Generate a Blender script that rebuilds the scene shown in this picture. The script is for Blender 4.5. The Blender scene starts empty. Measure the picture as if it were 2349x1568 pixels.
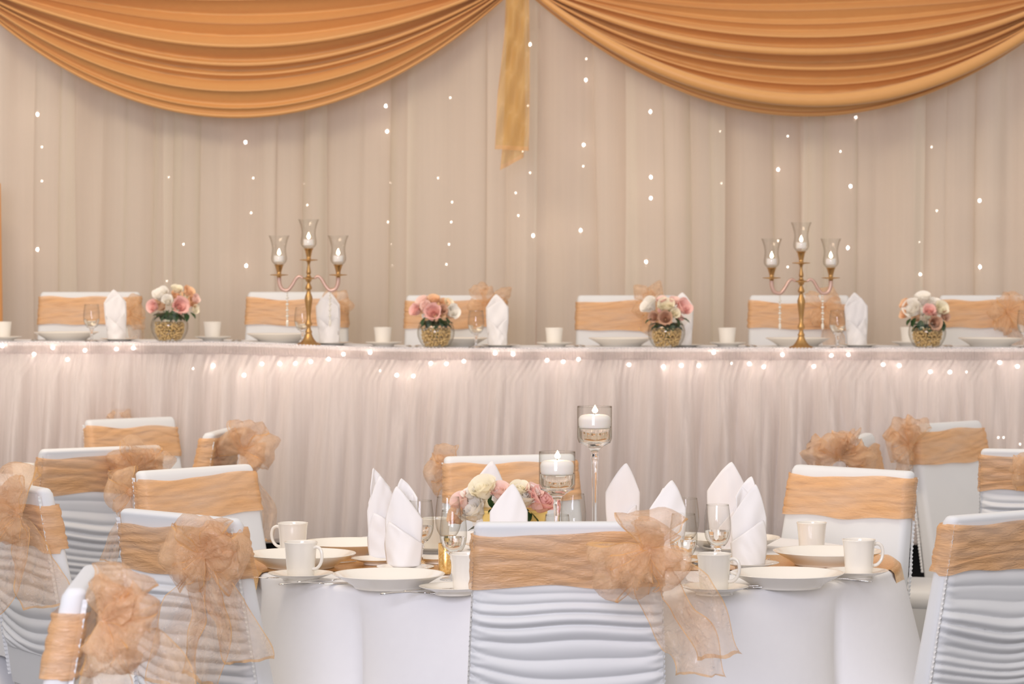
import bpy, bmesh, math, random
import numpy as np
from mathutils import Vector, Matrix
R = math.radians; PI = math.pi
random.seed(7); RNG = np.random.RandomState(11)
scn = bpy.context.scene; COL = scn.collection

# ------------------------------------------------------------------ camera, world, lights, exposure
F = 6500.0; HY = 622.0; CH = 1.505
cam = bpy.data.cameras.new('camera'); camo = bpy.data.objects.new('camera', cam); COL.objects.link(camo)
camo.location = (0, 0, CH); camo.rotation_euler = (PI/2, 0, 0)
cam.sensor_width = 36; cam.lens = 36*F/2349; cam.shift_y = -(784-HY)/2349
cam.clip_end = 100; cam.dof.use_dof = True; cam.dof.focus_distance = 7.0; cam.dof.aperture_fstop = 8.0
scn.camera = camo
w = bpy.data.worlds.new('world'); scn.world = w; w.use_nodes = True
bg = w.node_tree.nodes['Background']; bg.inputs[0].default_value = (1.0, .93, .88, 1); bg.inputs[1].default_value = .78
def area(name, loc, target, size, power, color, sy=None):
    l = bpy.data.lights.new(name, 'AREA'); l.energy = power; l.color = color; l.size = size
    if sy: l.shape = 'RECTANGLE'; l.size_y = sy
    o = bpy.data.objects.new(name, l); COL.objects.link(o); o.location = loc
    o.rotation_euler = (Vector(target)-Vector(loc)).to_track_quat('-Z', 'Y').to_euler(); return o
area('cool_front_fill', (-1.3, -.7, 2.7), (.3, 6.8, .8), 2.6, 370, (.81, .825, 1.0))  # unseen cool fill, added behind the camera to brighten the near chairs
area('ceiling_lamp_front', (1.2, 4.2, 4.6), (.4, 7.4, .7), 2.0, 12, (1.0, .88, .76))
area('ceiling_lamp_stage', (-1.8, 7.8, 4.3), (0.2, 12.2, 1.5), 2.4, 84, (1.0, .80, .58), .8)
area('ceiling_lamp_left', (-3.5, 8.5, 4.3), (-1.0, 10.6, 1.0), 1.4, 9, (1.0, .84, .66))
area('ceiling_lamp_right', (3.5, 8.5, 4.3), (1.2, 10.6, 1.0), 1.4, 9, (1.0, .84, .66))
scn.view_settings.view_transform = 'Standard'; scn.view_settings.look = 'None'
scn.view_settings.gamma = 1; scn.view_settings.use_curve_mapping = False
scn.view_settings.exposure = 0.0

# ------------------------------------------------------------------ helpers
def W(px, py, d): return Vector(((px-1174.5)*d/F, d, CH-(py-HY)*d/F))
def nz(seed, n, lo, hi, dims=1):
    r = np.random.RandomState(seed); k = r.uniform(lo, hi, (n, dims))*np.where(r.rand(n, dims) > .5, 1, -1)
    ph = r.uniform(0, 2*PI, n); a = 1/np.sqrt(n)
    def f(*c):
        s = 0
        for i in range(n): s = s+np.sin(sum(k[i, j]*c[j] for j in range(dims))+ph[i])
        return s*a
    return f
def tag(o, label=None, cat=None, group=None, kind=None):
    if label: o['label'] = label
    if cat: o['category'] = cat
    if group: o['group'] = group
    if kind: o['kind'] = kind
    return o
def obj(name, me, parent=None, mat=None, loc=None, rot=None, scale=None):
    o = bpy.data.objects.new(name, me); COL.objects.link(o)
    if mat is not None and me is not None and not me.materials: me.materials.append(mat)
    if parent: o.parent = parent
    if loc is not None: o.location = loc
    if rot is not None: o.rotation_euler = rot
    if scale is not None: o.scale = scale if hasattr(scale, '__len__') else (scale,)*3
    return o
def empty(name, loc=(0, 0, 0), rz=0):
    o = bpy.data.objects.new(name, None); COL.objects.link(o); o.location = loc; o.rotation_euler = (0, 0, rz)
    o.empty_display_size = .05; return o
def mesh(name, V, Fc, smooth=True, mat=None):
    me = bpy.data.meshes.new(name); me.from_pydata([tuple(v) for v in V], [], Fc)
    if smooth: me.polygons.foreach_set('use_smooth', [True]*len(me.polygons))
    if mat is not None: me.materials.append(mat)
    me.update(); return me
def gridfaces(n, m, cu=False, cv=False, off=0):
    fs = []
    for i in range(n if cu else n-1):
        i2 = (i+1) % n
        for j in range(m if cv else m-1):
            j2 = (j+1) % m
            fs.append((off+i*m+j, off+i*m+j2, off+i2*m+j2, off+i2*m+j))
    return fs
def grid(name, P, cu=False, cv=False, mat=None, hem=None):
    P = np.asarray(P, float); n, m = P.shape[:2]
    me = mesh(name, P.reshape(-1, 3).tolist(), gridfaces(n, m, cu, cv), True, mat)
    if hem is not None:
        me.materials.append(hem); k = m if cv else m-1
        idx = np.zeros((n if cu else n-1, k), int); idx[:, 0] = 1; idx[:, -1] = 1; idx[-1, :] = 1
        me.polygons.foreach_set('material_index', idx.reshape(-1).tolist())
    return me
def join(name, parts, mat=None, smooth=True):
    V = []; Fs = []
    for v, f in parts:
        o = len(V); V += [tuple(p) for p in v]; Fs += [tuple(i+o for i in q) for q in f]
    return mesh(name, V, Fs, smooth, mat)
def lathe_vf(prof, n=32, cx=0, cy=0, z0=0):
    V = []
    for (r, z) in prof:
        for k in range(n):
            a = 2*PI*k/n; V.append((cx+r*math.cos(a), cy+r*math.sin(a), z0+z))
    return V, gridfaces(len(prof), n, False, True)
def lathe(name, prof, n=32, mat=None): return join(name, [lathe_vf(prof, n)], mat)
def smooth_prof(p, k=4):
    p = np.array(p, float); t = np.arange(len(p)); out = []
    for i in range(len(p)-1):
        p0 = p[max(i-1, 0)]; p1 = p[i]; p2 = p[i+1]; p3 = p[min(i+2, len(p)-1)]
        for s in range(k):
            u = s/k
            out.append(.5*((2*p1)+(-p0+p2)*u+(2*p0-5*p1+4*p2-p3)*u*u+(-p0+3*p1-3*p2+p3)*u**3))
    out.append(p[-1]); return np.array(out)
def tube_vf(pts, rad, n=8):
    pts = [Vector(p) for p in pts]; V = []; prev = None
    for i, p in enumerate(pts):
        t = (pts[min(i+1, len(pts)-1)]-pts[max(i-1, 0)]).normalized()
        a = t.cross(Vector((0, 1, 0.013))); a = a.normalized() if a.length > 1e-4 else Vector((1, 0, 0))
        b = t.cross(a).normalized(); r = rad[i] if hasattr(rad, '__len__') else rad
        for k in range(n):
            q = 2*PI*k/n; V.append(p+a*r*math.cos(q)+b*r*math.sin(q))
    f = gridfaces(len(pts), n, False, True)
    f.append(tuple(range(n))[::-1]); f.append(tuple(range((len(pts)-1)*n, len(pts)*n)))
    return V, f
def box_vf(x0, x1, y0, y1, z0, z1):
    V = [(x, y, z) for x in (x0, x1) for y in (y0, y1) for z in (z0, z1)]
    return V, [(0, 1, 3, 2), (4, 6, 7, 5), (0, 4, 5, 1), (2, 3, 7, 6), (0, 2, 6, 4), (1, 5, 7, 3)]
def ico(name, r, sub, mat, flat=False, sc=(1, 1, 1)):
    bm = bmesh.new(); bmesh.ops.create_icosphere(bm, subdivisions=sub, radius=r)
    for v in bm.verts: v.co = Vector((v.co.x*sc[0], v.co.y*sc[1], v.co.z*sc[2]))
    me = bpy.data.meshes.new(name); bm.to_mesh(me); bm.free()
    if not flat: me.polygons.foreach_set('use_smooth', [True]*len(me.polygons))
    me.materials.append(mat); return me

# ------------------------------------------------------------------ materials
def mat(name):
    m = bpy.data.materials.new(name); m.use_nodes = True; nt = m.node_tree; nt.nodes.clear()
    out = nt.nodes.new('ShaderNodeOutputMaterial'); return m, nt, out
def N(nt, t, **kw):
    n = nt.nodes.new(t)
    for k, v in kw.items():
        if k.startswith('_'): setattr(n, k[1:], v)
        else: n.inputs[k.replace('__', ' ')].default_value = v
    return n
def noise_col(nt, c1, c2, scale, detail=3, mapping=(1, 1, 1)):
    tc = N(nt, 'ShaderNodeTexCoord'); mp = N(nt, 'ShaderNodeMapping'); mp.inputs['Scale'].default_value = mapping
    no = N(nt, 'ShaderNodeTexNoise', Scale=scale, Detail=detail); cr = N(nt, 'ShaderNodeMix', _data_type='RGBA')
    nt.links.new(tc.outputs['Object'], mp.inputs[0]); nt.links.new(mp.outputs[0], no.inputs['Vector'])
    nt.links.new(no.outputs[0], cr.inputs[0]); cr.inputs[6].default_value = (*c1, 1); cr.inputs[7].default_value = (*c2, 1)
    return cr.outputs[2], no.outputs[0], mp
def bump(nt, h, strength, dist=.002):
    b = N(nt, 'ShaderNodeBump', Strength=strength, Distance=dist); nt.links.new(h, b.inputs['Height']); return b.outputs[0]
def pbr(name, c1, c2=None, rough=.5, metal=0, scale=20, bumps=0, bd=.002, mapping=(1, 1, 1), sheen=0, spec=.5, coat=0, weave=0):
    m, nt, out = mat(name); p = N(nt, 'ShaderNodeBsdfPrincipled', Roughness=rough, Metallic=metal)
    p.inputs['Specular IOR Level'].default_value = spec; p.inputs['Sheen Weight'].default_value = sheen
    p.inputs['Coat Weight'].default_value = coat
    col, no, mp = noise_col(nt, c1, c2 or tuple(x*.93 for x in c1), scale, 4, mapping)
    nt.links.new(col, p.inputs['Base Color'])
    if bumps: nt.links.new(bump(nt, no, bumps, bd), p.inputs['Normal'])
    nt.links.new(p.outputs[0], out.inputs[0]); return m
def sheer(name, c1, c2, alpha, transl=.4, rough=.5, spec=.3, stretch=(1, 1, 1), scale=30, amin=None, crinkle=0, cscale=60):
    """thin cloth: transparent weave mixed with a diffuse and translucent thread"""
    m, nt, out = mat(name); p = N(nt, 'ShaderNodeBsdfPrincipled', Roughness=rough); p.inputs['Specular IOR Level'].default_value = spec
    col, no, mp = noise_col(nt, c1, c2, scale, 4, stretch); nt.links.new(col, p.inputs['Base Color'])
    tl = N(nt, 'ShaderNodeBsdfTranslucent'); nt.links.new(col, tl.inputs[0])
    mx = N(nt, 'ShaderNodeMixShader', Fac=transl); nt.links.new(p.outputs[0], mx.inputs[1]); nt.links.new(tl.outputs[0], mx.inputs[2])
    tr = N(nt, 'ShaderNodeBsdfTransparent'); m2 = N(nt, 'ShaderNodeMixShader')
    mr = N(nt, 'ShaderNodeMapRange'); nt.links.new(no, mr.inputs[0]); mr.inputs[1].default_value = .3; mr.inputs[2].default_value = .7
    mr.inputs[3].default_value = amin if amin is not None else alpha; mr.inputs[4].default_value = alpha
    nt.links.new(mr.outputs[0], m2.inputs[0]); nt.links.new(tr.outputs[0], m2.inputs[1]); nt.links.new(mx.outputs[0], m2.inputs[2])
    if crinkle:
        vo = N(nt, 'ShaderNodeTexNoise', Scale=cscale, Detail=3, Roughness=.6, Distortion=1.5); nt.links.new(mp.outputs[0], vo.inputs['Vector'])
        nt.links.new(bump(nt, vo.outputs[0], crinkle, .008), p.inputs['Normal'])
    nt.links.new(m2.outputs[0], out.inputs[0]); return m
def glass(name, tint=(1, 1, 1), ior=1.45, rough=0):
    m, nt, out = mat(name); g = N(nt, 'ShaderNodeBsdfGlass', IOR=ior, Roughness=rough); g.inputs[0].default_value = (*tint, 1)
    nt.links.new(g.outputs[0], out.inputs[0]); return m
def thin_glass(name, edge=(.40, .36, .28), refl=.35):
    """thin-walled clear glass: fresnel reflection, tinted where the wall is seen edge on"""
    m, nt, out = mat(name); lw = N(nt, 'ShaderNodeLayerWeight', Blend=.35)
    cr = N(nt, 'ShaderNodeMix', _data_type='RGBA'); pw = N(nt, 'ShaderNodeMath', _operation='POWER'); pw.inputs[1].default_value = 1.9
    nt.links.new(lw.outputs['Facing'], pw.inputs[0]); nt.links.new(pw.outputs[0], cr.inputs[0])
    cr.inputs[6].default_value = (.97, .97, .96, 1); cr.inputs[7].default_value = (*edge, 1)
    tr = N(nt, 'ShaderNodeBsdfTransparent'); nt.links.new(cr.outputs[2], tr.inputs[0])
    gl = N(nt, 'ShaderNodeBsdfGlossy', Roughness=.03); mx = N(nt, 'ShaderNodeMixShader')
    mr = N(nt, 'ShaderNodeMapRange'); mr.inputs[3].default_value = .04; mr.inputs[4].default_value = refl
    nt.links.new(pw.outputs[0], mr.inputs[0]); nt.links.new(mr.outputs[0], mx.inputs[0])
    nt.links.new(tr.outputs[0], mx.inputs[1]); nt.links.new(gl.outputs[0], mx.inputs[2]); nt.links.new(mx.outputs[0], out.inputs[0]); return m
def emit(name, c, s):
    m, nt, out = mat(name); e = N(nt, 'ShaderNodeEmission', Strength=s); e.inputs[0].default_value = (*c, 1)
    nt.links.new(e.outputs[0], out.inputs[0]); return m
def sequin(name):
    m, nt, out = mat(name); tc = N(nt, 'ShaderNodeTexCoord'); vo = N(nt, 'ShaderNodeTexVoronoi', Scale=260)
    nt.links.new(tc.outputs['Object'], vo.inputs['Vector'])
    p = N(nt, 'ShaderNodeBsdfPrincipled', Roughness=.28, Metallic=.9)
    mx = N(nt, 'ShaderNodeMix', _data_type='RGBA'); nt.links.new(vo.outputs['Color'], mx.inputs[0])
    mx.inputs[6].default_value = (.75, .38, .09, 1); mx.inputs[7].default_value = (.95, .66, .28, 1)
    nt.links.new(mx.outputs[2], p.inputs['Base Color']); nt.links.new(bump(nt, vo.outputs['Color'], .8, .002), p.inputs['Normal'])
    nt.links.new(p.outputs[0], out.inputs[0]); return m

M = {}
M['floor'] = pbr('dark carpet', (.02, .018, .02), (.035, .03, .035), .95, scale=60, bumps=.4)
M['wall'] = pbr('painted wall', (.42, .34, .27), None, .8, scale=4)
M['black'] = pbr('black stage cloth', (.006, .006, .007), (.012, .011, .012), .9, scale=12, mapping=(1, 1, .1))
M['cover'] = pbr('white stretch cover', (.715, .715, .70), (.69, .69, .68), .55, scale=18, sheen=.15, spec=.25)
M['cloth'] = pbr('white table linen', (.82, .81, .81), (.79, .78, .785), .75, scale=40, bumps=.08, bd=.001, spec=.2)
M['napkin'] = pbr('white napkin linen', (.84, .81, .79), (.80, .77, .745), .8, scale=14, bumps=.1, bd=.001, spec=.15)
M['china'] = pbr('glazed ivory china', (.83, .78, .69), (.81, .76, .67), .16, scale=5, spec=.5, coat=.3)
M['swag'] = pbr('gold satin', (.69, .355, .122), (.64, .32, .105), .40, scale=30, sheen=.25, spec=.35, mapping=(1, 1, 3))
M['lining'] = pbr('cream drape lining', (.80, .65, .57), (.74, .60, .53), .8, scale=3, mapping=(3, 3, .2), spec=.1)
M['sheer'] = sheer('sheer ivory voile', (.86, .79, .66), (.83, .75, .63), .72, .28, .6, .15, (5, 5, .1), 2, .56)
M['satin'] = pbr('ivory skirt satin', (.80, .73, .68), (.75, .68, .64), .5, scale=4, mapping=(5, 5, .3), spec=.3)
M['skirt'] = sheer('sheer ivory skirting', (.86, .79, .74), (.80, .73, .69), .72, .35, .5, .3, (8, 8, .3), 4, .50)
M['band'] = sheer('gathered skirt band', (.76, .68, .65), (.66, .59, .57), .72, .4, .6, .2, (1, 1, 1), 60, .58)
M['organza'] = sheer('peach gold organza', (.86, .50, .235), (.80, .43, .18), .88, .16, .36, .5, (.7, .7, 4), 6, .50, .55, 26)
M['bow'] = sheer('peach gold organza bow', (.97, .69, .43), (.93, .61, .35), .50, .35, .24, .9, (1, 1, 1), 9, .26, 1.0, 42)
M['hem'] = sheer('organza hem', (.84, .50, .20), (.80, .45, .17), .66, .3, .4, .4)
M['ribbon'] = sheer('mustard organza', (.80, .51, .17), (.74, .46, .14), .70, .4, .4, .4, (1, 1, .3), 10, .46)
M['thin'] = thin_glass('clear thin glass')
M['glass'] = glass('clear glass')
M['crystal'] = pbr('cut crystal', (.86, .83, .74), (.60, .56, .46), .06, spec=1, coat=1, scale=300)
M['water'] = glass('water', (1, .99, .96), 1.33)
M['brass'] = pbr('antique gold metal', (.56, .34, .14), (.42, .24, .09), .38, 1, scale=35, bumps=.15)
M['copper'] = pbr('pink gold enamel', (.62, .42, .35), (.56, .36, .28), .3, .35, scale=20)
M['steel'] = pbr('polished steel', (.72, .69, .66), (.60, .57, .54), .16, 1, scale=80)
M['wax'] = pbr('white wax', (.88, .84, .80), None, .5, scale=10); 
_p = [n for n in M['wax'].node_tree.nodes if n.type == 'BSDF_PRINCIPLED'][0]
_p.inputs['Subsurface Weight'].default_value = .5; _p.inputs['Subsurface Radius'].default_value = (.03, .02, .015)
M['flame'] = emit('candle flame', (1.0, .72, .40), 22)
M['wick'] = pbr('burnt wick', (.02, .015, .01), None, .9)
M['bulb'] = emit('warm white bulb', (1.0, .82, .70), 60); M['skirtbulb'] = emit('warm skirt bulb', (1.0, .84, .76), 42); M['dimbulb'] = emit('dim warm bulb', (1.0, .80, .66), 12)
M['wire'] = pbr('clear wire', (.62, .55, .48), None, .5)
M['sequin'] = sequin('gold sequins')
M['glitter'] = sequin('gold glitter')
M['goldbox'] = pbr('matte gold box', (.62, .43, .12), (.55, .37, .10), .4, .5, scale=15)
M['leaf'] = pbr('green leaf', (.035, .085, .022), (.02, .05, .016), .45, scale=30)
M['stem'] = pbr('green stem', (.07, .12, .04), None, .6)
M['beads'] = pbr('gold glass beads', (.80, .58, .26), (.62, .42, .16), .15, .25, scale=90)
ROSE = {'white': ((.97, .94, .88), (.95, .90, .80)), 'cream': ((.96, .91, .76), (.94, .86, .64)), 'pink': ((.96, .68, .61), (.94, .56, .50)),
        'peach': ((.94, .68, .45), (.90, .58, .34)), 'tan': ((.74, .50, .36), (.66, .40, .27)), 'blush': ((.96, .76, .68), (.94, .66, .56))}
for k, (a, b) in ROSE.items():
    M['rose_'+k] = sheer(k+' petal', a, b, 1.0, .25, .6, .2, (1, 1, 1), 30, 1.0)

# ------------------------------------------------------------------ setting
def struct(o): return tag(o, kind='structure')
struct(obj('floor', join('floor', [box_vf(-7, 7, -.5, 13.1, -.1, 0)], M['floor'], False)))
struct(obj('wall_back', join('wall_back', [box_vf(-7, 7, 13.0, 13.1, 0, 4.6)], M['wall'], False)))
STG = .455
# stage: two platforms, the left one sits a little higher; black cloth skirting in front
tag(obj('stage_platform', join('stage_platform', [box_vf(-.75, 5, 11.2, 12.98, .0, STG)], M['black'], False)),
    'low black stage platform under the long head table', 'stage')
tag(obj('stage_platform', join('stage_platform', [box_vf(-5, -.752, 11.2, 12.98, .0, STG+.014)], M['black'], False)),
    'black stage platform under the left end of the head table', 'stage')
xs = np.linspace(-3.2, 3.2, 420); zs = np.linspace(.0, STG-.002, 6); f = nz(3, 5, 30, 90)
P = np.array([[(x, 11.16+.008*f(x), z) for z in zs] for x in xs])
tag(obj('stage_skirting', grid('stage_skirting', P, mat=M['black'])), 'black pleated cloth skirting below the head table', 'skirting')

def smoothstep(a, b, x):
    t = np.clip((x-a)/(b-a), 0, 1); return t*t*(3-2*t)
HT = 1.203
def hz(x): return HT+.024*smoothstep(-.35, -1.25, x) if x > -99 else HT
def hzs(x): return HT+.024*(1-smoothstep(-1.25, -.35, np.asarray(x, float)))
def hz(x): return float(hzs(x))

# ------------------------------------------------------------------ drapes
# lining behind the lights
xs = np.linspace(-3.4, 3.4, 700); zs = np.linspace(STG+.02, 4.2, 14); f = nz(21, 6, 6, 26); g = nz(22, 4, 1, 3)
P = np.array([[(x+.01*g(z), 12.74+.025*f(x+.02*g(z*.8)), z) for z in zs] for x in xs])
tag(obj('drape_lining', grid('drape_lining', P, mat=M['lining'])), 'plain cream drape lining behind the sheer voile panels', 'curtain')
pan = [(-60, 172, 'sheer ivory voile panel at the far left edge of the backdrop', 1), (166, 396, 'sheer voile panel behind the leftmost rose bowl and first chair', 0),
       (388, 750, 'sheer voile panel behind the left candelabra', 1), (742, 952, 'sheer voile panel just right of the left candelabra', 0),
       (944, 1228, 'sheer voile panel behind the hanging gold ribbon', 2), (1220, 1446, 'sheer voile panel just right of the hanging gold ribbon', 0),
       (1436, 1650, 'sheer voile panel behind the rose bowl right of centre', 2), (1640, 1860, 'sheer voile panel behind the right candelabra', 0),
       (1850, 2116, 'sheer voile panel just right of the right candelabra', 1), (2106, 2420, 'sheer voile panel at the far right of the backdrop', 0)]
DC = 12.50
for i, (a, b, lab, lay) in enumerate(pan):
    x0, x1 = [(q-1174.5)*DC/F for q in (a, b)]; n = int((x1-x0)/.0026); us = np.linspace(x0-.012, x1+.012, n)
    f1 = nz(100+i, 4, 14, 40); f3 = nz(120+i, 3, 8, 22); g = nz(160+i, 3, .6, 1.6); env = nz(190+i, 3, 6, 16)
    zs = np.linspace(STG+.02, 3.3, 26); P = np.zeros((len(us), len(zs), 3)); edge = np.minimum(us-us[0], us[-1]-us); ek = np.clip(edge/.05, 0, 1)
    for j, z in enumerate(zs):
        lean = .030*g(z*.6)*(2.9-z)*.5; ph = us+.02*g(z*.5)
        a = 46*ph+1.6*f3(ph*.8)+i; bk = np.clip(.5+.8*env(ph), 0, 1.25)      # pleats that fold over themselves where bk*46/46 > 1
        P[:, j, 0] = us+lean+ek*bk*.030*np.sin(a); P[:, j, 2] = z
        P[:, j, 1] = DC-.03*lay-ek*(.020*bk*np.cos(a)+.020*f1(ph))
    tag(obj('voile_panel', grid('voile_panel', P, mat=M['sheer'])), lab, 'curtain', 'voile panels of the backdrop')

# gold swags
def swag(cx, k, ytop, seed, lab, nf):
    D = 12.30; s = F/D; half = 668; NU, NV = 150, 210
    rs = np.random.RandomState(seed); brk = np.cumsum(rs.uniform(.5, 1.7, nf)); brk = np.concatenate([[0], brk/brk[-1]])
    sh = nz(seed+1, 3, .6, 1.4, 2); sh2 = nz(seed+4, 3, 1.0, 2.4, 2)
    P = np.zeros((NU, NV, 3)); amps = rs.uniform(.5, 1.35, nf+3)
    brk2 = np.cumsum(rs.uniform(.5, 1.7, nf-1)); brk2 = np.concatenate([[0], brk2/brk2[-1]]); amps2 = rs.uniform(.65, 1.25, nf+3)
    for i in range(NU):
        u = -1+2*i/(NU-1); A = (1-abs(u)**2.6)
        for j in range(NV):
            v = j/(NV-1); sag = k*half*half*(.02+.98*v**1.05)
            # fold phase
            def fold(bk, am, sft):
                vv = v+(.06*sh(u*1.7+sft, v*2.5)+.02*sh2(u*2.6, v*4+sft))*(1-v)**.6*min(1, v*6); vv = min(max(vv, 0), 1)
                q = max(0, min(np.searchsorted(bk, vv)-1, len(bk)-2)); h = bk[q+1]-bk[q]; t = min(max((vv-bk[q])/h, 0), 1)
                a = (.070+.034*v)*am[q]*h*nf; return a*math.sin(PI*t)**.8 if t > 0 else 0, -a*.62*math.sin(2*PI*t)
            mk = 1.0; ya, za = fold(brk, amps, 0); yb, zb = fold(brk2, amps2, 2)
            yo = (ya*mk+yb*(1-mk))*(.45+.55*A); dz = (za*mk+zb*(1-mk))*(.25+.75*A)*(.6+.4*v)
            px = cx+u*half; py = ytop+sag*(1-abs(u)**2.02)
            p = W(px, py, D)
            P[i, j] = (p.x, D-yo-.05*v*A, p.z+dz*.55)
    # rolled bottom hem
    R2 = []
    for i in range(NU):
        row = []
        b = P[i, -1]; A = 1-abs(-1+2*i/(NU-1))**2.6
        for t in np.linspace(0, PI*1.1, 8)[1:]:
            r = .012+.006*A; row.append((b[0], b[1]-r*math.sin(t)*.8+.0, b[2]-r*(1-math.cos(t))*.6))
        R2.append(row)
    P = np.concatenate([P, np.array(R2)], 1)
    tag(obj('swag', grid('swag', P, mat=M['swag'])), lab, 'swag', 'gold satin swags across the top')
swag(545, 7.25e-4, -62, 31, 'left gold satin swag draped in deep folds above the sheer backdrop', 8)
swag(1850, 6.85e-4, -48, 47, 'right gold satin swag draped in deep folds above the sheer backdrop', 9)
# edge tail of a gold drape at far left
xs = np.linspace(-60, 6, 24); f = nz(77, 4, .1, .5)
P = np.array([[tuple(W(x-(6 if 0 else (700-y)*.015), y, 12.15+.02*f(x))) for y in np.linspace(420, 800, 12)] for x in xs])
P[:, :, 1] = 12.15+.02*np.array([[f(x) for y in range(12)] for x in xs])
tag(obj('gold_drape', grid('gold_drape', P, mat=M['swag'])), 'gold satin drape tail just entering at the left edge', 'drape')

# ------------------------------------------------------------------ ribbon strips, bows
WS = np.array([-1, -.955, -.8, -.62, -.42, -.2, 0, .2, .42, .62, .8, .955, 1.])
def loop_strip(K, ang, L, Wd, seed, depth=.05, tilt=0):
    n = 30; s = np.linspace(0, 1, n); a = R(ang); dx, dz = math.cos(a), math.sin(a); px, pz = -dz, dx
    c1 = nz(seed, 5, 2, 7, 2); c2 = nz(seed+9, 6, 7, 15, 2); P = np.zeros((n, len(WS), 3))
    for i, t in enumerate(s):
        sp = math.sin(PI*t); bt = sp**.75
        wd = Wd/2*(.16+.84*bt)
        for j, w_ in enumerate(WS):
            al = L*bt*(1-.26*w_*w_+.10*c1(t*2, w_*.8))
            cr = c1(t*3, w_*1.3)*.15*L*sp+c2(t*2, w_*1.5)*.04*L*sp+.035*L*math.sin(w_*9+seed)*(1-bt)*min(1, bt*6)+.035*L*math.sin(w_*8+seed*2+4*t)*sp
            out = depth*math.sin(2*PI*t)+cr+.5*Wd*sp*(.25-w_*w_*.6)
            la = w_*wd*(1+.10*c1(w_, t*3))+tilt*t*L*.3
            P[i, j] = (K[0]+dx*al+px*la, K[1]-out, K[2]+dz*al+pz*la)
    return P
def tail_strip(pts, Wd, seed, ripple=.014, cut=.12):
    pts = smooth_prof(np.array([[p[0], p[1], p[2]] for p in pts]), 8); n = len(pts)
    c1 = nz(seed, 4, 1.5, 5, 2); c2 = nz(seed+5, 5, 5, 12, 2); P = np.zeros((n, len(WS), 3))
    for i in range(n):
        t = pts[min(i+1, n-1)]-pts[max(i-1, 0)]; t = t/np.linalg.norm(t); wdir = np.array((-t[2], 0, t[0]))
        if wdir[0] < 0: wdir = -wdir
        q = i/(n-1); wd = Wd/2*(.22+.78*min(1, q*2.4)**.7)*(1+.15*c1(q*3, 0))
        for j, w_ in enumerate(WS):
            o = ripple*(math.sin(w_*5+6*q+seed)+.6*c1(q*4, w_*2)+.45*c2(q*3, w_*2))*min(1, q*3+.2)
            P[i, j] = pts[i]+wdir*w_*wd+t*(w_*cut*Wd*q)+np.array((0, -o, 0))
    return P
def bow(sash, inv, kx, ky, d, loops, tails, seed, knot=11):
    s = F/d; K = W(kx, ky, d)
    def put(name, P, hem=True):
        P = np.asarray(P); V = (np.c_[P.reshape(-1, 3), np.ones(P.shape[0]*P.shape[1])] @ inv.T)[:, :3].reshape(P.shape)
        obj(name, grid(name, V, mat=M['bow'], hem=M['hem'] if hem else None), sash)
    for i, (a, L, wd) in enumerate(loops):
        put('bow_loop', loop_strip((K.x, K.y-.004*i, K.z), a, L/s, wd/s, seed*17+i*5, .035+.02*(i % 2)))
        if L > 60: put('bow_loop', loop_strip((K.x, K.y-.012-.004*i, K.z), a+14*(-1)**i, L/s*.72, wd/s*.7, seed*29+i*3, .03))
    for i, (pts, wd) in enumerate(tails):
        p3 = [tuple(W(x, y, d)) for x, y in pts]
        p3 = [(x, y-.015-.006*i+.012*math.sin(k), z) for k, (x, y, z) in enumerate(p3)]
        put('bow_tail', tail_strip(p3, wd/s, seed*19+i*7))
    # knot
    r = knot/s; c = nz(seed, 4, 1, 4, 2); P = []
    for i in range(14):
        th = PI*i/13; P.append([(K.x+r*(1+.2*c(th*2, k))*math.sin(th)*math.cos(2*PI*k/14), K.y-.012+r*.8*math.sin(th)*math.sin(2*PI*k/14), K.z+r*1.25*math.cos(th)) for k in range(15)])
    put('bow_knot', P, False)

# ------------------------------------------------------------------ chair
def rrect(w, h, r, n=7):
    pts = []
    for (sx, sy, a0) in ((1, 1, 0), (-1, 1, PI/2), (-1, -1, PI), (1, -1, 3*PI/2)):
        for k in range(n):
            a = a0+PI/2*k/(n-1); pts.append((sx*(w-r)+r*math.cos(a), sy*(h-r)+r*math.sin(a)))
    return np.array(pts)
def densify(P, step=.02):
    out = []
    for i in range(len(P)):
        a, b = P[i], P[(i+1) % len(P)]; k = max(1, int(np.linalg.norm(b-a)/step))
        for t in range(k): out.append(a+(b-a)*t/k)
    return np.array(out)
TOP = .95
def hw(z): return .207+(TOP-z)*.04
def yc(z): return -.008-(TOP-z)*.19
def ht(z): return .021+(TOP-z)*.022
def back_mesh():
    rows = []; zs = list(np.linspace(.40, TOP-.014, 26))
    for z in zs:
        c = densify(rrect(hw(z), ht(z), min(.018, ht(z)*.8)), .03); rows.append([(x, yc(z)+y, z) for x, y in c])
    m0 = len(rows[0])
    # keep row length fixed: resample
    base = densify(rrect(1, 1, .1), .05)
    rows = []
    def ring(w_, t_, z, yy):
        r = min(.018, t_*.85); c = rrect(w_, t_, r, 6); out = []
        for i in range(len(c)):
            a, b = c[i], c[(i+1) % len(c)]; k = 8 if i % 6 == 5 and i in (5, 17) else (3 if i % 6 == 5 else 1)
            for t in range(k): out.append(a+(b-a)*t/k)
        return [(x, yy+y, z) for x, y in out]
    for z in zs: rows.append(ring(hw(z), ht(z), z, yc(z)))
    for a in (.35, .7, 1.0, 1.25, PI/2):
        rr = .014; e = rr*(1-math.cos(a)); rows.append(ring(hw(TOP)-e, max(ht(TOP)-e, .004), TOP-rr+rr*math.sin(a), yc(TOP)))
    rows.append(ring(hw(TOP)-.05, .001, TOP, yc(TOP)))
    V = [p for r in rows for p in r]; m = len(rows[0]); fs = gridfaces(len(rows), m, False, True)
    fs.append(tuple(range((len(rows)-1)*m, len(rows)*m)))
    return mesh('back_cover', V, fs, True, M['cover'])
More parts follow.
